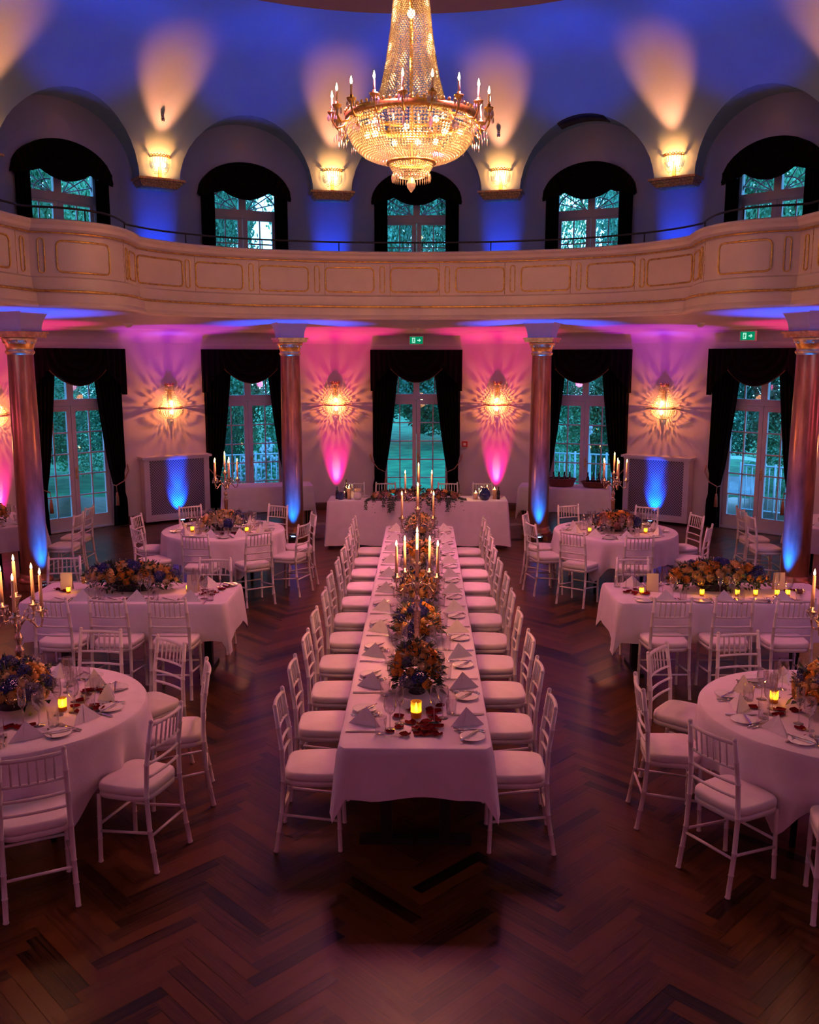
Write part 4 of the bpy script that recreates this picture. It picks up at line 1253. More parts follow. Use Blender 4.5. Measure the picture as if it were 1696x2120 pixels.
# round front tables
def ring_chairs(key, lst):
    x, y, R, nm, rot = RTAB[key]
    for a, cn, rad, tw in lst:
        an = R_(a); px, py = x + rad * cos(an), y + rad * sin(an)
        place_chair(px, py, an + PI / 2 + R_(tw), 'white chiavari chair %s of the %s round table' % (cn, nm), 'chairs at the %s round table' % nm)
def ring_sets(key, lst, rs=.56, skip=(), gap=-.04):
    x, y, R, nm, rot = RTAB[key]
    for a, cn in lst:
        an = R_(a); setting(x + rs * cos(an), y + rs * sin(an), an + PI / 2, '%s of the %s round table' % (cn, nm), 'on the %s round table' % nm, skip, gap)
ring_chairs('FL', [(-63, 'in front', .97, 0), (-25, 'at the near right', .97, 8), (18, 'at the right', .97, -4), (52, 'at the far right', .97, 0), (84, 'behind', .97, 0)])
ring_sets('FL', [(-63, 'front place'), (-25, 'near right place'), (16, 'right place'), (52, 'far right place'), (84, 'rear place'), (-100, 'near left place')])
ring_chairs('FR', [(217, 'in front', .97, -6), (176, 'at the left', .97, 0), (138, 'at the far left', .97, 4), (99, 'behind', .97, 0), (254, 'at the near right edge', .97, 0)])
ring_sets('FR', [(217, 'near left place'), (176, 'left place'), (138, 'far left place'), (99, 'rear place'), (254, 'front place')])
ring_chairs('BL', [(-94, 'in front', .97, 0), (-57, 'at the near right', .97, 0), (-20, 'at the right', .97, 0), (13, 'at the far right', .97, 4), (62, 'behind right', .97, 0), (125, 'behind left', .97, 0), (174, 'at the left', .97, 0), (220, 'at the near left', .97, 0)])
ring_sets('BL', [(-94, 'front place'), (-57, 'near right place'), (-20, 'right place'), (13, 'far right place'), (62, 'rear right place'), (125, 'rear left place'), (174, 'left place'), (220, 'near left place')])
ring_chairs('BR', [(233, 'at the near left', .97, 0), (-88, 'in front', .97, 0), (163, 'at the far left', .97, 0), (196, 'at the left', .97, 0), (112, 'behind left', .97, 0), (57, 'behind right', .97, 0), (15, 'at the far right', .97, 0), (-28, 'at the near right', .97, 0)])
ring_sets('BR', [(233, 'near left place'), (-88, 'front place'), (163, 'far left place'), (196, 'left place'), (112, 'rear left place'), (57, 'rear right place'), (15, 'far right place'), (-28, 'near right place')])
for sx, nm in ((-1, 'left'), (1, 'right')):
    for dx, y, cn in ((4.75, 12.62, 'behind'), (4.68, 12.02, 'beside')):
        place_chair(CX + sx * dx, y, -sx * PI / 2, 'white chiavari chair at the far %s round table, %s the front column' % (nm, cn), 'chairs at the far %s round table' % nm)
place_chair(-3.72, 9.1, PI + .1, 'white chiavari chair behind the left end of the left rectangular table', 'chairs at the left rectangular table')
ring_sets('EL', [(-6, 'right place'), (-34, 'near right place'), (-75, 'front place')])
ring_sets('ER', [(186, 'left place'), (214, 'near left place'), (255, 'front place')])
# rectangular tables
for sd, xs, yf, xb, yb_, tw in (('left', (-3.2, -2.71, -2.2), 7.86, -2.15, 9.05, (-.13, -.07, -.01)), ('right', (2.16, 2.69, 3.22), 7.93, 2.18, 9.12, (.02, .02, .02))):
    for i, (x, t_) in enumerate(zip(xs, tw)):
        cn = ('left', 'middle', 'right')[i]
        place_chair(x, yf, t_, 'white chiavari chair, %s of three before the %s rectangular table' % (cn, sd), 'chairs at the %s rectangular table' % sd)
        setting(x + .08, yf + .29, 0, '%s front place of the %s rectangular table' % (cn, sd), 'on the %s rectangular table' % sd, gap=-.12)
    place_chair(xb, yb_, PI, 'white chiavari chair behind the %s rectangular table' % sd, 'chairs at the %s rectangular table' % sd)
    setting(xb + (0.05 if sd == 'left' else -.12), yb_ - .33, PI, 'rear place of the %s rectangular table' % sd, 'on the %s rectangular table' % sd, gap=-.1)
for x, nm in ((-1.14, 'at the left end'), (-.62, 'left of the centre'), (.42, 'right of the centre'), (1.0, 'at the right end')):
    place_chair(x, 15.0, PI, 'white chiavari chair behind the head table, %s' % nm, 'chairs behind the head table')
    if abs(x) > .9: setting(x, 14.62, PI, 'head table place %s' % nm, 'on the head table', gap=-.02)

# ------------------------------------------------------------------ flowers
def rose_mesh(mt):
    m = MB(); r = random.Random(3)
    for ring, (n, rad, top, wid, bot) in enumerate([(3, .34, 6, 66, 100), (4, .54, 20, 56, 105), (5, .73, 36, 46, 110), (6, .9, 46, 42, 115), (6, 1.0, 60, 42, 120)]):
        for k in range(n):
            a0 = 2 * PI * k / n + ring * .7 + r.uniform(-.12, .12); tp = top + r.uniform(-5, 5)
            def fn(u, v, a0=a0, rad=rad, tp=tp, wid=wid, bot=bot):
                s = (u - .5) * 2; th = R_(bot + (tp + 16 * s * s - bot) * v)
                w = R_(wid) * math.sin(PI * (.2 + .55 * v)) * s
                rr = rad * (1 + .10 * max(0, v - .7) / .3 + .03 * s)
                return (rr * sin(th) * cos(a0 + w), rr * sin(th) * sin(a0 + w), rr * cos(th) * .82 + .05)
            m.grid(fn, 4, 5)
    return m.mesh('rose', mt)
ROSE = [rose_mesh(q) for q in M_fl]
def hyd_mesh(mt, name):
    m = MB(); r = random.Random(5); N = 70
    for i in range(N):
        z = 1 - 1.55 * (i + .5) / N; a = i * 2.39996; q = math.sqrt(max(0, 1 - z * z))
        d = Vector((q * cos(a), q * sin(a), z)); x = d.orthogonal().normalized(); y = d.cross(x); c = d * r.uniform(.84, 1.0)
        for k in range(4):
            b = k * PI / 2 + r.random(); e = x * cos(b) + y * sin(b); f = d.cross(e); s = .26
            m.add([c, c + e * s * .55 + f * s * .4, c + e * s + d * .03, c + e * s * .55 - f * s * .4], [(0, 1, 2, 3)])
    return m.mesh(name, mt)
HYD = [hyd_mesh(M_blue, 'hydrangea'), hyd_mesh(M_lilac, 'hydrangea')]
def leaf(m, c, d, n, L, w):
    d = d.normalized(); s = d.cross(n)
    if s.length < 1e-4: s = d.orthogonal()
    s.normalize(); n2 = s.cross(d)
    m.add([c, c + d * L * .35 + s * w + n2 * w * .3, c + d * L, c + d * L * .35 - s * w + n2 * w * .3, c + d * L * .5], [(0, 1, 4), (1, 2, 4), (2, 3, 4), (3, 0, 4)], True)
def arrangement(label, c, a, b, h, nr, nh, seed, pal=(0, 1, 2), hp=(0,), rs=.045, base=True, leaves=260, trail=0, group='flower arrangements on the tables', sprig=60, rot=0):
    """domed arrangement, semi axes a (x) b (y), height h above its base point c"""
    r = random.Random(seed)
    t = thing('flower_arrangement', label, 'flowers', c, rot, group)
    h0 = .05 if base else .02
    if base:
        m = MB(); m.lathe([(0, 0), (.06, 0), (.05, .012), (.075, .05), (.085, .085), (.075, .085), (.0, .06)], 24); o = m.build('bowl', M_bottle, t); o.scale = (max(.7, a / .17), max(.7, b / .17), .9)
    def surf(i, n, k=1.0):
        if i is None: z = r.uniform(-.1, 1); an = r.uniform(0, 2 * PI)
        else: z = 1 - 1.0 * ((i + .5) / n); an = i * 2.39996 + seed
        z = max(-.15, z + r.uniform(-.06, .06)); q = math.sqrt(max(0, 1 - z * z))
        nx, ny, nz = q * cos(an), q * sin(an), z
        return Vector((a * k * nx, b * k * ny, h0 + (h - h0) * (.25 + .75 * nz) * (k if k < 1 else 1))), Vector((nx / a, ny / b, nz / h)).normalized()
    m = MB()
    for i in range(leaves):
        p, nn = surf(None, 0, r.uniform(.7, 1.02)); d = (nn + Vector((r.uniform(-1, 1), r.uniform(-1, 1), r.uniform(-.8, .6))) * .8)
        if i % 3 == 0: p.z *= r.uniform(.3, .8); d.z -= .5
        leaf(m, p, d, Vector((r.uniform(-1, 1), r.uniform(-1, 1), 1)), r.uniform(.04, .075), r.uniform(.010, .018))
    o = m.build('foliage', M_leaf, t)
    m = MB()
    for i in range(leaves // 4):
        p, nn = surf(None, 0, .95); d = nn + Vector((r.uniform(-1, 1), r.uniform(-1, 1), r.uniform(-.4, .8))) * .7
        leaf(m, p, d, Vector((r.uniform(-1, 1), r.uniform(-1, 1), 1)), r.uniform(.04, .07), r.uniform(.010, .016))
    m.build('foliage', M_leaf2, t)
    if sprig:
        m = MB()
        for i in range(sprig):
            p, nn = surf(None, 0, 1.0); q = p + nn * r.uniform(.0, .035) + Vector((0, 0, r.uniform(0, .02)))
            m.tube([p - nn * .02, q], .0012, 3, cap=False)
            m.ball(q, r.uniform(.003, .006), 5, 3)
        m.build('white_sprigs', M_breath, t)['kind'] = 'stuff'
    nr = int(nr * .9); tot = nr + nh; idx = list(range(tot)); r.shuffle(idx); hset = set(idx[:nh])
    for i in range(tot):
        p, nn = surf(i, tot, .97)
        s = rs * r.uniform(.72, 1.15); q = nn.to_track_quat('Z', 'Y').to_euler()
        if i in hset:
            o = obj('hydrangea', HYD[hp[i % len(hp)]], t, p - nn * .02, rot=q, sc=s * 1.35)
        else:
            k = pal[r.randrange(len(pal))]
            o = obj('rose', ROSE[k], t, p - nn * .01, rot=q, sc=s)
    if trail:
        m = MB()
        for i in range(trail):
            an = r.uniform(0, 2 * PI) if a < .5 else r.choice([r.uniform(PI + .2, 2 * PI - .2)] * 3 + [PI, 0])
            st = Vector((a * .9 * cos(an) if a < .5 else r.uniform(-a, a), b * .9 * sin(an), h0 + .02)); out = Vector((r.uniform(-.3, .3), -1, 0)) if a >= .5 else Vector((cos(an), sin(an), 0))
            if a >= .5 and r.random() < .35: out = Vector((math.copysign(1, st.x), -.3, .0)); st.x = math.copysign(a * .9, st.x)
            L = r.uniform(.12, .3); pts = []
            for k in range(9):
                u = k / 8; pts.append(st + out * (.14 * min(1, u * 2)) + Vector((r.uniform(-.01, .01), 0, -(max(0, u - .3)) ** 1.2 * L * (1 if a >= .5 else .2))))
            m.tube(pts, .002, 4)
            for k in range(1, 9):
                for s in (-1, 1):
                    leaf(m, pts[k], Vector((s * .8, -.4, -.5)) + Vector((r.uniform(-.4, .4),) * 3), Vector((0, -1, .3)), r.uniform(.03, .05), .012)
        m.build('trailing_vines', M_leaf, t)
    return t
G = 'flower arrangements on the long table'
arrangement('orange and blue flower arrangement at the near end of the long table', (-.035, 5.86, TZ), .165, .2, .34, 34, 12, 1, (0, 0, 1, 2), (0, 0, 1), .038, group=G, leaves=340)
arrangement('blue edged orange flower arrangement behind the first candelabrum on the long table', (-.035, 7.0, TZ), .185, .3, .3, 34, 14, 2, (1, 0, 1), (0,), .037, group=G)
arrangement('golden rose arrangement in the middle of the long table', (-.035, 8.2, TZ), .175, .38, .27, 46, 4, 3, (1, 0, 1), (0,), .04, group=G)
arrangement('peach rose arrangement beyond the middle of the long table', (-.035, 9.75, TZ), .17, .4, .26, 46, 3, 4, (1, 1, 0, 2), (0,), .04, group=G)
arrangement('rose arrangement at the far end of the long table', (-.035, 11.4, TZ), .17, .36, .26, 42, 3, 5, (1, 2, 0), (1,), .04, group=G)
arrangement('large blue and orange flower arrangement on the left front round table', (-2.62, 5.55, TZ), .25, .25, .3, 46, 18, 6, (0, 1, 1, 2), (0, 0, 1), .043, sprig=90)
arrangement('large blue and orange flower arrangement on the right front round table', (2.6, 5.55, TZ), .25, .25, .32, 46, 18, 7, (0, 1, 1, 2), (0, 0, 1), .043, sprig=90)
arrangement('long orange and blue flower arrangement on the left rectangular table', (-2.80, 8.54, TZ), .47, .17, .28, 46, 15, 8, (0, 1, 1, 2), (0,), .044, leaves=620)
arrangement('long golden flower arrangement on the right rectangular table', (2.83, 8.63, TZ), .47, .17, .29, 50, 10, 9, (0, 1, 1, 0), (0,), .045, leaves=620)
arrangement('orange and cream flower arrangement on the left back round table', (-2.6, 11.72, TZ), .3, .22, .25, 30, 8, 10, (0, 1, 2), (0, 1), .05)
arrangement('orange and violet flower arrangement on the right back round table', (2.5, 11.72, TZ), .3, .22, .25, 30, 9, 11, (0, 1, 3), (0, 1), .05)
arrangement('orange flower arrangement on the far left round table', (-5.9, 12.2, TZ), .24, .2, .3, 24, 4, 12, (0, 1, 3), (1,), .05)
arrangement('flower arrangement on the far right round table', (5.64, 12.2, TZ), .24, .2, .3, 24, 4, 13, (0, 1, 3), (1,), .05)
arrangement('trailing garland of pink and orange roses along the head table front', (-.1, 14.32, TZ), .72, .13, .17, 40, 0, 14, (3, 1, 0, 3), (0,), .05, base=False, leaves=520, trail=26)

# petals
def petal_mesh(k):
    m = MB(); r = random.Random(k)
    m.grid(lambda u, v: ((u - .5) * .05 * math.sin(PI * (.1 + .72 * v)) ** .7, (v - .5) * .048, .0015 + .004 * ((u - .5) * 2) ** 2 + .006 * (v - .3) ** 2 + .002 * math.sin(7 * u + k)), 5, 5)
    return m.mesh('rose_petal', M_petal)
PET = [petal_mesh(k) for k in range(3)]
def petals(pts, where):
    for i, (x, y) in enumerate(pts):
        o = obj('rose_petal', PET[i % 3], None, (x, y, TZ + .001 + .003 * (i % 3)), rnd.uniform(0, 6), None, 1.0)
        s = rnd.uniform(1.0, 1.5); o.scale = (s, s, s)
        tag(o, 'dark red rose petal strewn ' + where, 'petal', 'rose petals strewn ' + where)
def cl(cx_, cy_, sx, sy, n):
    return [(cx_ + rnd.gauss(0, sx), cy_ + rnd.gauss(0, sy)) for _ in range(n)]
petals([(-.02, 5.14), (.02, 5.2), (-.04, 5.22), (.05, 5.25), (.0, 5.28), (.03, 5.32), (-.07, 5.31), (.06, 5.18), (-.02, 5.2), (.02, 5.14), (.09, 5.34), (.1, 5.24), (-.14, 5.24), (-.15, 5.4), (-.1, 5.12), (-.19, 5.17), (.09, 5.13),
        (.06, 5.45), (.09, 5.5), (.05, 5.52), (.11, 5.57), (.07, 5.4), (-.06, 5.5)], 'at the near end of the long table')
petals(cl(-2.2, 5.75, .06, .13, 10) + [(-2.1, 5.55), (-2.05, 5.5), (-2.0, 5.62), (-2.15, 5.45), (-2.5, 5.18), (-2.42, 5.2), (-2.56, 5.15), (-2.36, 5.22), (-2.48, 5.22)], 'on the left front round table')
petals(cl(2.24, 5.52, .06, .05, 6) + cl(2.45, 5.25, .09, .04, 7), 'on the right front round table')
petals([(-2.0, 8.5), (-1.93, 8.56), (-2.05, 8.42), (-1.96, 8.45), (-1.9, 8.65), (-2.08, 8.36), (-1.98, 8.36), (-1.86, 8.7), (-2.1, 8.52)] + cl(-3.48, 8.52, .07, .04, 6), 'on the left rectangular table')
petals([(1.98, 8.58), (2.02, 8.5), (2.08, 8.55), (2.12, 8.48), (1.94, 8.5), (2.05, 8.62), (2.16, 8.58), (2.0, 8.44), (2.1, 8.42)] + cl(3.58, 8.58, .06, .06, 8), 'on the right rectangular table')
petals(cl(-2.42, 11.4, .18, .05, 12), 'on the left back round table')

# ------------------------------------------------------------------ candles
LG[0] = 'candles'
FLM = MB(); FLM.lathe([(.0, 0), (.006, .006), (.0075, .014), (.005, .028), (0, .044)], 8); FLM = FLM.mesh('flame', M_flame)
def candelabrum(label, x, y, narm, rot=0, scale=1., hz=0., power=3., group='silver candelabra on the tables'):
    t = thing('candelabrum', label, 'candelabrum', (x, y, TZ + hz), rot, group)
    m = MB(); m.lathe([(0, 0), (.065, 0), (.068, .008), (.05, .02), (.022, .03), (.012, .05), (.013, .08), (.018, .10), (.028, .33), (.031, .345), (.02, .36), (.014, .38), (.022, .4), (.028, .42), (.02, .44), (.012, .46), (.02, .49), (.026, .51), (.018, .53), (.012, .55), (.016, .58), (0, .58)], 18); m.build('stem', M_silver, t)
    R = .16; za, zc = .615, .70
    m = MB(); m.lathe([(.012, .56), (.016, .6), (.010, .64), (.02, .67), (.034, .69), (.036, .70), (.012, .70), (.014, .725), (0, .725)], 14); m.build('candle_cup', M_silver, t)
    def cndl(px, py, z, par):
        m = MB(); m.tube([(px, py, z), (px, py, z + .215)], [.0125, .0095], 10); c = m.build('candle', M_candle, par)
        obj('flame', FLM, c, (px, py, z + .218))
    cndl(0, 0, zc + .01, t)
    for k in range(narm):
        a = 2 * PI * k / narm - PI / 2
        if narm == 2: a = PI * k
        ca, sa = cos(a), sin(a)
        m = MB(); m.tube([(.015 * ca, .015 * sa, .5), (.05 * ca, .05 * sa, .545), (.09 * ca, .09 * sa, .535), (.125 * ca, .125 * sa, .49), (.15 * ca, .15 * sa, .5), (R * ca, R * sa, .54), (R * ca, R * sa, za - .04)], .0065, 6)
        m.tube([(.06 * ca, .06 * sa, .545), (.075 * ca, .075 * sa, .58), (.1 * ca, .1 * sa, .585), (.105 * ca, .105 * sa, .56)], .004, 5)
        ar = m.build('arm', M_silver, t)
        m = MB(); m.lathe([(.004, za - .06), (.012, za - .05), (.02, za - .03), (.036, za - .012), (.036, za - .008), (.012, za - .006), (.014, za + .018), (0, za + .018)], 14, (R * ca, R * sa, 0)); m.build('candle_cup', M_silver, ar)
        m = MB()
        for q in range(6):
            b = 2 * PI * q / 6; m.bead((R * ca + .033 * cos(b), R * sa + .033 * sin(b), za - .035), .006, .018)
        m.build('crystal_drops', M_crystal2, ar)
        cndl(R * ca, R * sa, za + .005, ar)
    light('POINT', (x, y, TZ + hz + .99), (1, .34, .13), power * LK['cand'], .12)
CG = 'silver candelabra on the long table'
candelabrum('silver candelabrum with lit candles rising from the flowers nearest on the long table', -.04, 6.66, 5, 0, 1, 0, 15, CG)
candelabrum('silver three armed candelabrum beyond the middle of the long table', -.05, 9.16, 2, 0, 1, 0, 5, CG)
candelabrum('silver three armed candelabrum near the far end of the long table', -.05, 10.94, 2, 0, 1, 0.0, 5, CG)
candelabrum('silver candelabrum rising from the left back round table', -2.6, 11.95, 5, .5, 1, 0.03, 5)
candelabrum('silver candelabrum rising from the right back round table', 2.5, 11.95, 5, .15, 1, 0.03, 5)
candelabrum('tall silver candelabrum on the left front round table', -2.6, 5.66, 5, .35, 1, 0.0, 5)
candelabrum('tall silver candelabrum on the right front round table', 2.6, 5.6, 5, .15, 1, 0.0, 5)
candelabrum('silver candelabrum on the far left round table', -5.98, 12.42, 5, 0.1, 1, 0.05, 4)
candelabrum('silver candelabrum on the far right round table', 5.72, 12.42, 5, 0.1, 1, 0.05, 4)
VOT = MB(); VOT.lathe([(0, .002), (.024, .002), (.0265, .006), (.027, .085), (.0255, .085), (.025, .008), (0, .008)], 18); VOT = VOT.mesh('votive_glass', M_amber)
WAX = MB(); WAX.lathe([(0, .009), (.022, .009), (.022, .035), (0, .033)], 14); WAX = WAX.mesh('wax', M_candle)
def votive(x, y, label, group='amber glass tealights', W=.35, s=1.):
    t = thing('tealight', label, 'candle', (x, y, TZ + .001), 0, group)
    if s != 1: t.scale = (s, s, s)
    obj('votive_glass', VOT, t); obj('wax', WAX, t); obj('flame', FLM, t, (0, 0, .034))
    light('POINT', (x, y, TZ + .055), (1, .5, .1), 1.4 * W * LK['cand'], .012)
votive(-.037, 5.4, 'glowing amber glass tealight at the near end of the long table', W=.6, s=1.25)
votive(-2.27, 5.48, 'glowing amber glass tealight on the left front round table', W=.5)
votive(2.27, 5.68, 'glowing amber glass tealight on the right front round table', W=.5)
for i, (x, o_) in enumerate(((2.07, 'leftmost'), (2.62, 'second from the left'), (2.95, 'third from the left'), (3.12, 'fourth from the left'), (3.32, 'second from the right'), (3.42, 'rightmost'))):
    votive(x, 8.4 if i else 8.46, 'amber tealight before the golden flowers, %s on the right rectangular table' % o_, W=.25, s=.75)
for x, y, o_ in ((-3.36, 8.42, 'left'), (-2.24, 8.5, 'right')): votive(x, y, 'amber tealight at the %s end of the flowers on left rectangular table' % o_, W=.2, s=.7)
for tx, ty, nm in ((-2.6, 11.75, 'left'), (2.5, 11.75, 'right')):
    for a, o_ in ((-150, 'left of'), (-35, 'right of')):
        votive(tx + .42 * cos(R_(a)), ty + .36 * sin(R_(a)), 'tealight %s the flowers on the %s back round table' % (o_, nm), W=.25, s=.8)
# menu cards
cm = MB(); cm.add([(-.055, 0, 0), (.055, 0, 0), (.055, .03, .17), (-.055, .03, .17), (.055, .06, 0), (-.055, .06, 0)], [(0, 1, 2, 3), (2, 4, 5, 3)]); cm = cm.mesh('menu_card', M_card)
for x, y, rz, lb in ((-3.42, 8.52, .1, 'left of the flowers on the left rectangular table'), (-2.19, 8.45, -.1, 'right of the flowers on the left rectangular table'), (2.2, 8.56, -.1, 'left of the flowers on the right rectangular table'), (3.43, 8.62, .05, 'right of the flowers on the right rectangular table')):
    o = obj('menu_card', cm, None, (x, y, TZ + .001), rz); o.modifiers.new('t', 'SOLIDIFY').thickness = .002
    tag(o, 'cream folded menu card standing ' + lb, 'card', 'menu cards')

# ------------------------------------------------------------------ head table and buffet things
def bottle(x, y, label, group, h=.3, r=.037, mt=None, z=TZ + .001):
    k = (h, r, (mt or M_bottle).name)
    if k not in BOT:
        m = MB(); m.lathe([(0, 0), (r, 0), (r, h * .55), (r * .9, h * .62), (r * .36, h * .76), (r * .36, h * .96), (r * .42, h * .96), (r * .42, h), (0, h)], 16); BOT[k] = m.mesh('bottle', mt or M_bottle)
    tag(obj('bottle', BOT[k], None, (x, y, z)), label, 'bottle', group)
BOT = {}
HG = 'small things on the head table'
bottle(-1.36, 14.42, 'dark bottle at the left end of the head table', HG, .2, .028)
bottle(-1.22, 14.52, 'dark wine bottle beside the pillar candle on the head table', HG, .3, .034)
bottle(1.2, 14.42, 'small dark bottle at the right end of the head table', HG, .2, .028)
def vase(x, y, label, mt, s=1.):
    m = MB(); m.lathe([(0, 0), (.05, 0), (.075, .05), (.07, .1), (.045, .13), (.05, .145), (.044, .145), (.038, .13), (0, .1)], 24); t = tag(m.build('vase', mt, None, (x, y, TZ + .001)), label, 'vase', 'small vases on the head table'); t.scale = (s, s, s)
    return t
vase(-1.3, 14.36, 'round cobalt blue vase at the left end of the head table', M_bluevase, .8)
v = vase(-1.03, 14.38, 'white china vase holding one cream rose on the head table', M_china, .85); obj('rose', ROSE[2], v, (0, 0, .17), sc=.06)
vase(.98, 14.36, 'round cobalt blue vase right of the garland on the head table', M_bluevase, 1.25)
def pillar(x, y, label, h=.12):
    t = thing('pillar_candle', label, 'candle', (x, y, TZ + .001), 0, 'pillar candles on the head table')
    m = MB(); m.lathe([(0, 0), (.03, 0), (.03, h), (.026, h + .003), (0, h - .004)], 16); m.build('wax', M_candle, t); obj('flame', FLM, t, (0, 0, h))
    light('POINT', (x, y, TZ + h + .06), (1, .5, .15), .6 * LK['cand'], .02)
pillar(-1.17, 14.4, 'lit pillar candle left of the white vase on the head table', .17)
pillar(.84, 14.4, 'lit pillar candle left of the blue vase on the head table', .1); pillar(1.14, 14.46, 'lit pillar candle at the right end of the head table', .15)
# baskets of bottles on the right buffet
BZ = -R_(BAY * .55)
bx0, by0 = CX + 2.62, 15.97
def basket(u, label, h, nb, gl):
    x, y = bx0 + u * cos(BZ), by0 + u * sin(BZ)
    t = thing('basket', label, 'basket', (x, y, TZ + .001), BZ, 'wicker baskets on the right buffet table')
    m = MB(); m.grid(lambda a, v: ((.2 + .05 * v) * cos(2 * PI * a), (.12 + .03 * v + .004 * sin(a * 2 * PI * 40)) * sin(2 * PI * a), h * v), 64, 6, cu=True)
    m.lathe([(0, .004), (.2, .004)], 24, (0, 0, 0)); o = m.build('body', M_wicker, t)
    m = MB(); m.tube([(.25 * cos(2 * PI * k / 40), .152 * sin(2 * PI * k / 40), h) for k in range(40)], .013, 6, closed=True); m.build('rim', M_wicker, t)
    for i in range(nb):
        lx = -.14 + .28 * (i % (nb // 2)) / (nb // 2 - 1); ly = -.05 if i < nb // 2 else .05
        bottle(x + lx * cos(BZ) - ly * sin(BZ), y + lx * sin(BZ) + ly * cos(BZ), 'small drink bottle standing in the ' + gl, 'bottles in the ' + gl, .24, .026, M_bottle, TZ + .008)
basket(-.06, 'deep round wicker basket full of bottles on the right buffet table', .13, 8, 'deep wicker basket')
basket(.53, 'shallow wicker basket of bottles at the buffet table end', .09, 8, 'shallow wicker basket')
# clear boxes by the columns at the head table
for (x, y, nm) in ((-1.72, 14.95, 'left'), (1.49, 14.95, 'right')):
    m = MB(); m.box((0, 0, .13), (.26, .22, .26)); tag(m.build('clear_box', M_clear, None, (x, y, 0), .4), 'clear acrylic cover on the floor beside the %s head table column' % nm, 'box', 'clear covers by the columns')

# ------------------------------------------------------------------ garden
m = MB(); m.grid(lambda u, v: (-50 + 100 * u, 18.6 + 45 * v, -.12 + (.9 * max(0, v - .25) ** 1.2) + .05 * sin(u * 40) * v), 40, 20)
for s in (-1, 1): m.add([(s * 50, 3, -.12), (s * 6.0, 3, -.12), (s * 6.6, 18.6, -.12), (s * 50, 18.6, -.12)], [(0, 1, 2, 3)])
struct('ground', m, M_lawn, 'dusky garden lawn outside the windows')
m = MB()
for k in range(-50, 50):
    p, q = k * 1.4, (k + 1) * 1.4
    m.add([P(p, RW + .02, -.1), P(q, RW + .02, -.1), P(q, RW + 2.2, -.1), P(p, RW + 2.2, -.1)], [(0, 1, 2, 3)])
struct('ground_terrace', m, M_wall, 'pale stone terrace strip outside the doors')
def foliage_mesh(seed, n, mt, blob):
    m = MB(); r = random.Random(seed)
    cl_ = [(r.uniform(-.6, .6), r.uniform(-.6, .6), r.uniform(-.6, .75), r.uniform(.3, .5)) for _ in range(blob)]
    for i in range(n):
        c = cl_[i % blob]; d = Vector((r.gauss(0, 1), r.gauss(0, 1), r.gauss(0, 1))).normalized()
        p = Vector(c[:3]) + d * c[3] * r.uniform(.75, 1.05)
        a = Vector((r.uniform(-1, 1), r.uniform(-1, 1), r.uniform(-.6, 1))).normalized(); b = a.orthogonal().normalized(); s = r.uniform(.013, .026)
        m.add([p - a * s, p + b * s * .55, p + a * s, p - b * s * .55], [(0, 1, 2, 3)])
    return m.mesh('foliage', mt)
FO = [foliage_mesh(1, 42000, M_tree[0], 20), foliage_mesh(2, 42000, M_tree[1], 22)]
def tree(phi, r, w, h, k, label, bush=False):
    w *= .9 if bush else .62
    x, y, _ = P(phi, r)
    t = thing('bush' if bush else 'tree', label, 'bush' if bush else 'tree', (x, y, -.1), phi, 'trees and bushes in the garden')
    o = obj('foliage', FO[k], t, (0, 0, h * (.45 if bush else .58)), sc=(w / 2, w / 2, h * (.58 if bush else .46)))
    if not bush:
        m = MB(); m.tube([(0, 0, 0), (.05, 0, h * .3), (0, .05, h * .7)], [.2, .15, .06], 10); m.build('trunk', M_bark, t)
T_ = [(-66, 17, 9, 10, 1, 'leafy tree outside beyond the far left door'), (-54, 20, 9, 11, 0, 'tall tree seen through the far left door'), (-43, 19, 8, 12, 1, 'tall dark tree beside the far left door'), (-31, 21, 9, 12.5, 0, 'tall tree seen through the left upper window'),
      (-20, 22, 8, 12, 1, 'dark tree beyond the left of centre door'), (-7, 29, 10, 15, 0, 'tall tree left of the centre door view'), (0, 27, 9, 15, 1, 'dark tree straight behind the centre door lawn'), (8, 29, 10, 15, 0, 'tall tree right of the centre door view'),
      (21, 22, 8, 12, 1, 'dark tree beyond the right of centre door'), (31, 20, 8, 12, 0, 'tall tree seen through the right upper window'), (42, 19, 8, 11, 1, 'tall dark tree beside the far right door'), (53, 19, 9, 11, 0, 'tall tree seen through the far right door'), (66, 17, 9, 10, 1, 'leafy tree outside beyond the far right door')]
for q in T_: tree(*q)
for q in [(-58, 14.5, 6, 4.2, 0, 'rounded hedge bush beyond the far left lawn'), (-47, 15.5, 6, 4.4, 1, 'wide hedge bush behind the far left lawn'), (-37, 15.5, 5, 4.2, 0, 'hedge bush right of the far left door view'), (-26.5, 13.5, 4.5, 4.2, 1, 'hedge bush left of centre outside'), (-19.5, 14, 4.5, 4.5, 0, 'green bush behind the white blossoms'),
          (19, 14.5, 4.5, 4.2, 0, 'green bush right of centre outside'), (27, 14, 4.5, 4.4, 1, 'hedge bush behind the closed white parasol'), (38, 15, 5, 4.2, 0, 'hedge bush left of the far right door view'), (47, 15.5, 6, 4.3, 1, 'wide hedge bush behind the white canopy'), (58, 14.5, 6, 4.2, 0, 'rounded hedge bush beyond the far right door')]:
    tree(*q, bush=True)
for q in [(-4.6, 23, 7, 5.2, 1, 'dark bush left of the far end of the centre lawn'), (-.5, 24, 6, 5.0, 1, 'dark bush at the far end of the centre lawn'), (4, 23.5, 7, 5.4, 1, 'dark bush right of the far end of the centre lawn')]: tree(*q, bush=True)
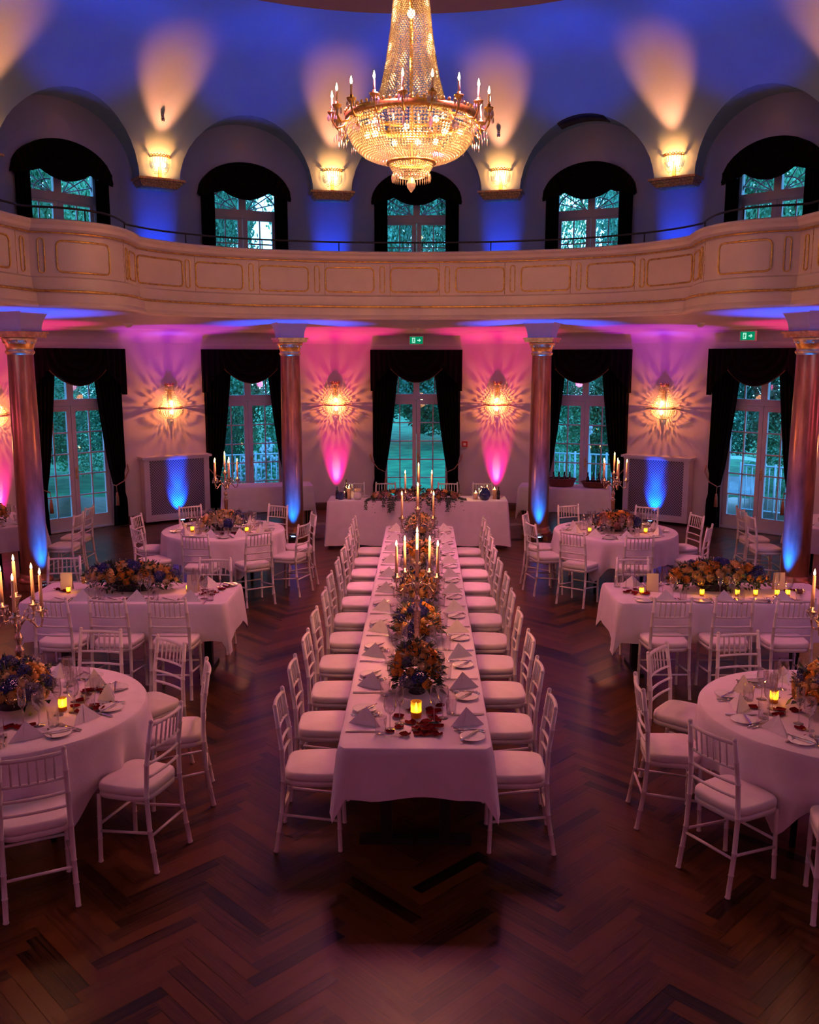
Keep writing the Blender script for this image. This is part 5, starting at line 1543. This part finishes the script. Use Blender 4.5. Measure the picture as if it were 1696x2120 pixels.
def blossom(phi, r, h, label):
    x, y, _ = P(phi, r); t = thing('blossom_shrub', label, 'shrub', (x, y, -.1), 0, 'white flowering shrubs in the garden')
    m = MB(); rr = random.Random(int(phi * 10)); g = MB()
    for i in range(240):
        z = rr.random(); w = .42 * (1 - z * .8); a = rr.uniform(0, 6.3); p = (w * cos(a) * rr.uniform(.6, 1), w * sin(a) * rr.uniform(.6, 1), .15 + h * z)
        (m if rr.random() < .6 else g).ball(p, rr.uniform(.025, .055), 6, 4)
    m.build('blossoms', M_whitefl, t); g.build('leaves', M_tree[0], t)
blossom(-17.6, 11.4, 1.1, 'white flowering shrub outside the left of centre door'); blossom(-20.6, 10.8, .8, 'low white flowering shrub outside the left of centre door')
def garden_railing(pa, pb, r, label, arch=False):
    x, y, _ = P((pa + pb) / 2, r); t = thing('garden_railing', label, 'railing', (x, y, -.1), 0, 'garden railings outside the doors')
    def L(p, z): q = P(p, r, z); return (q[0] - x, q[1] - y, z)
    m = MB(); n = 12
    for z in (.12, 1.0): m.tube([L(pa + (pb - pa) * k / n, z) for k in range(n + 1)], .018, 6)
    m.build('rail', M_canvas, t)
    m = MB(); k = 0; nn = int((pb - pa) / .62)
    for k in range(nn + 1): m.tube([L(pa + (pb - pa) * k / nn, .0 if k % 6 == 0 else .12), L(pa + (pb - pa) * k / nn, 1.05 if k % 6 == 0 else 1.0)], .012 if k % 6 else .025, 5)
    m.build('balusters', M_canvas, t)
garden_railing(15.5, 31, 10.6, 'white iron railing outside the right of centre door'); garden_railing(39, 58, 10.2, 'white iron railing outside the far right door'); garden_railing(-31, -15.5, 10.4, 'white iron railing outside the left of centre door')
x, y = 3.5, 19.6
t = thing('flower_pedestal', 'tall white pedestal topped with white flowers outside the right of centre door', 'pedestal', (x, y, -.1))
m = MB(); m.lathe([(0, 0), (.2, 0), (.2, .06), (.12, .1), (.1, .9), (.05, 1.45), (.09, 1.5), (0, 1.5)], 16); m.build('pedestal', M_canvas, t)
m = MB(); [m.ball((.07 * cos(k * 2.4), .07 * sin(k * 2.4), 1.52 + .05 * (k % 3)), .05, 8, 6) for k in range(9)]; m.build('flowers', M_whitefl, t)
x, y = 6.62, 19.5
t = thing('canopy_seat', 'low white domed canopy seat outside the far right door', 'seat', (x, y, -.1), -R_(20))
t.scale = (.5, .6, .5)
m = MB(); m.grid(lambda u, v: (-1.3 + 2.6 * u, -.6 + 1.2 * v, 1.62 + .38 * math.sqrt(max(0, 1 - (2 * u - 1) ** 2 * .96)) - .0 * v), 20, 3); m.build('canopy', M_canvas, t)
m = MB()
for sx in (-1.25, 1.25):
    for sy in (-.55, .55): m.tube([(sx, sy, 0), (sx, sy, 1.7)], .025, 6)
m.build('posts', M_canvas, t); m = MB(); m.box((0, 0, .5), (2.2, .6, .12)); m.box((0, .32, .85), (2.2, .1, .6)); m.build('bench', M_canvas, t)
for k, (phi, z) in enumerate(((-1.3, 2.02), (.55, 2.05), (1.25, 2.0))):
    x, y, _ = P(phi, 10.5); t = thing('festoon_bulb', 'lit festoon bulb hanging outside the centre door, %s' % ('left', 'middle', 'right')[k], 'bulb', (x, y, z), 0, 'festoon bulbs in the garden')
    m = MB(); m.ball((0, 0, 0), .03, 8, 6, sc=(1, 1, 1.4)); m.build('bulb', M_bulb, t); m = MB(); m.tube([(0, 0, .03), (0, 0, .09)], .015, 6); m.tube([(0, 0, .09), (0, 0, 2.2)], .003, 4); m.build('cord', M_black, t)
light('SPOT', P(3.2, 26, 2.2), (1, .8, .15), 1600, .05, P(2.2, 22, 0), 90, 1)

# ------------------------------------------------------------------ world and colour
w = bpy.data.worlds.new('dusk'); S.world = w; w.use_nodes = True
nt = w.node_tree; bg = nt.nodes['Background']
tc = nt.nodes.new('ShaderNodeTexCoord'); sp = nt.nodes.new('ShaderNodeSeparateXYZ'); rp = nt.nodes.new('ShaderNodeValToRGB')
nt.links.new(tc.outputs['Generated'], sp.inputs[0]); nt.links.new(sp.outputs['Z'], rp.inputs['Fac'])
e = rp.color_ramp.elements; e[0].position = 0; e[0].color = (.2, .52, .95, 1); e[1].position = .6; e[1].color = (.04, .22, .6, 1)
nt.links.new(rp.outputs['Color'], bg.inputs['Color']); bg.inputs['Strength'].default_value = 8
S.view_settings.view_transform = 'Standard'; S.view_settings.look = 'None'; S.view_settings.gamma = 1; S.view_settings.use_curve_mapping = False
S.view_settings.exposure = -.15
S.cycles.max_bounces = 8; S.cycles.diffuse_bounces = 3; S.cycles.glossy_bounces = 3; S.cycles.transparent_max_bounces = 12; S.cycles.transmission_bounces = 4
S.cycles.caustics_reflective = False; S.cycles.caustics_refractive = False; S.cycles.sample_clamp_indirect = 4.
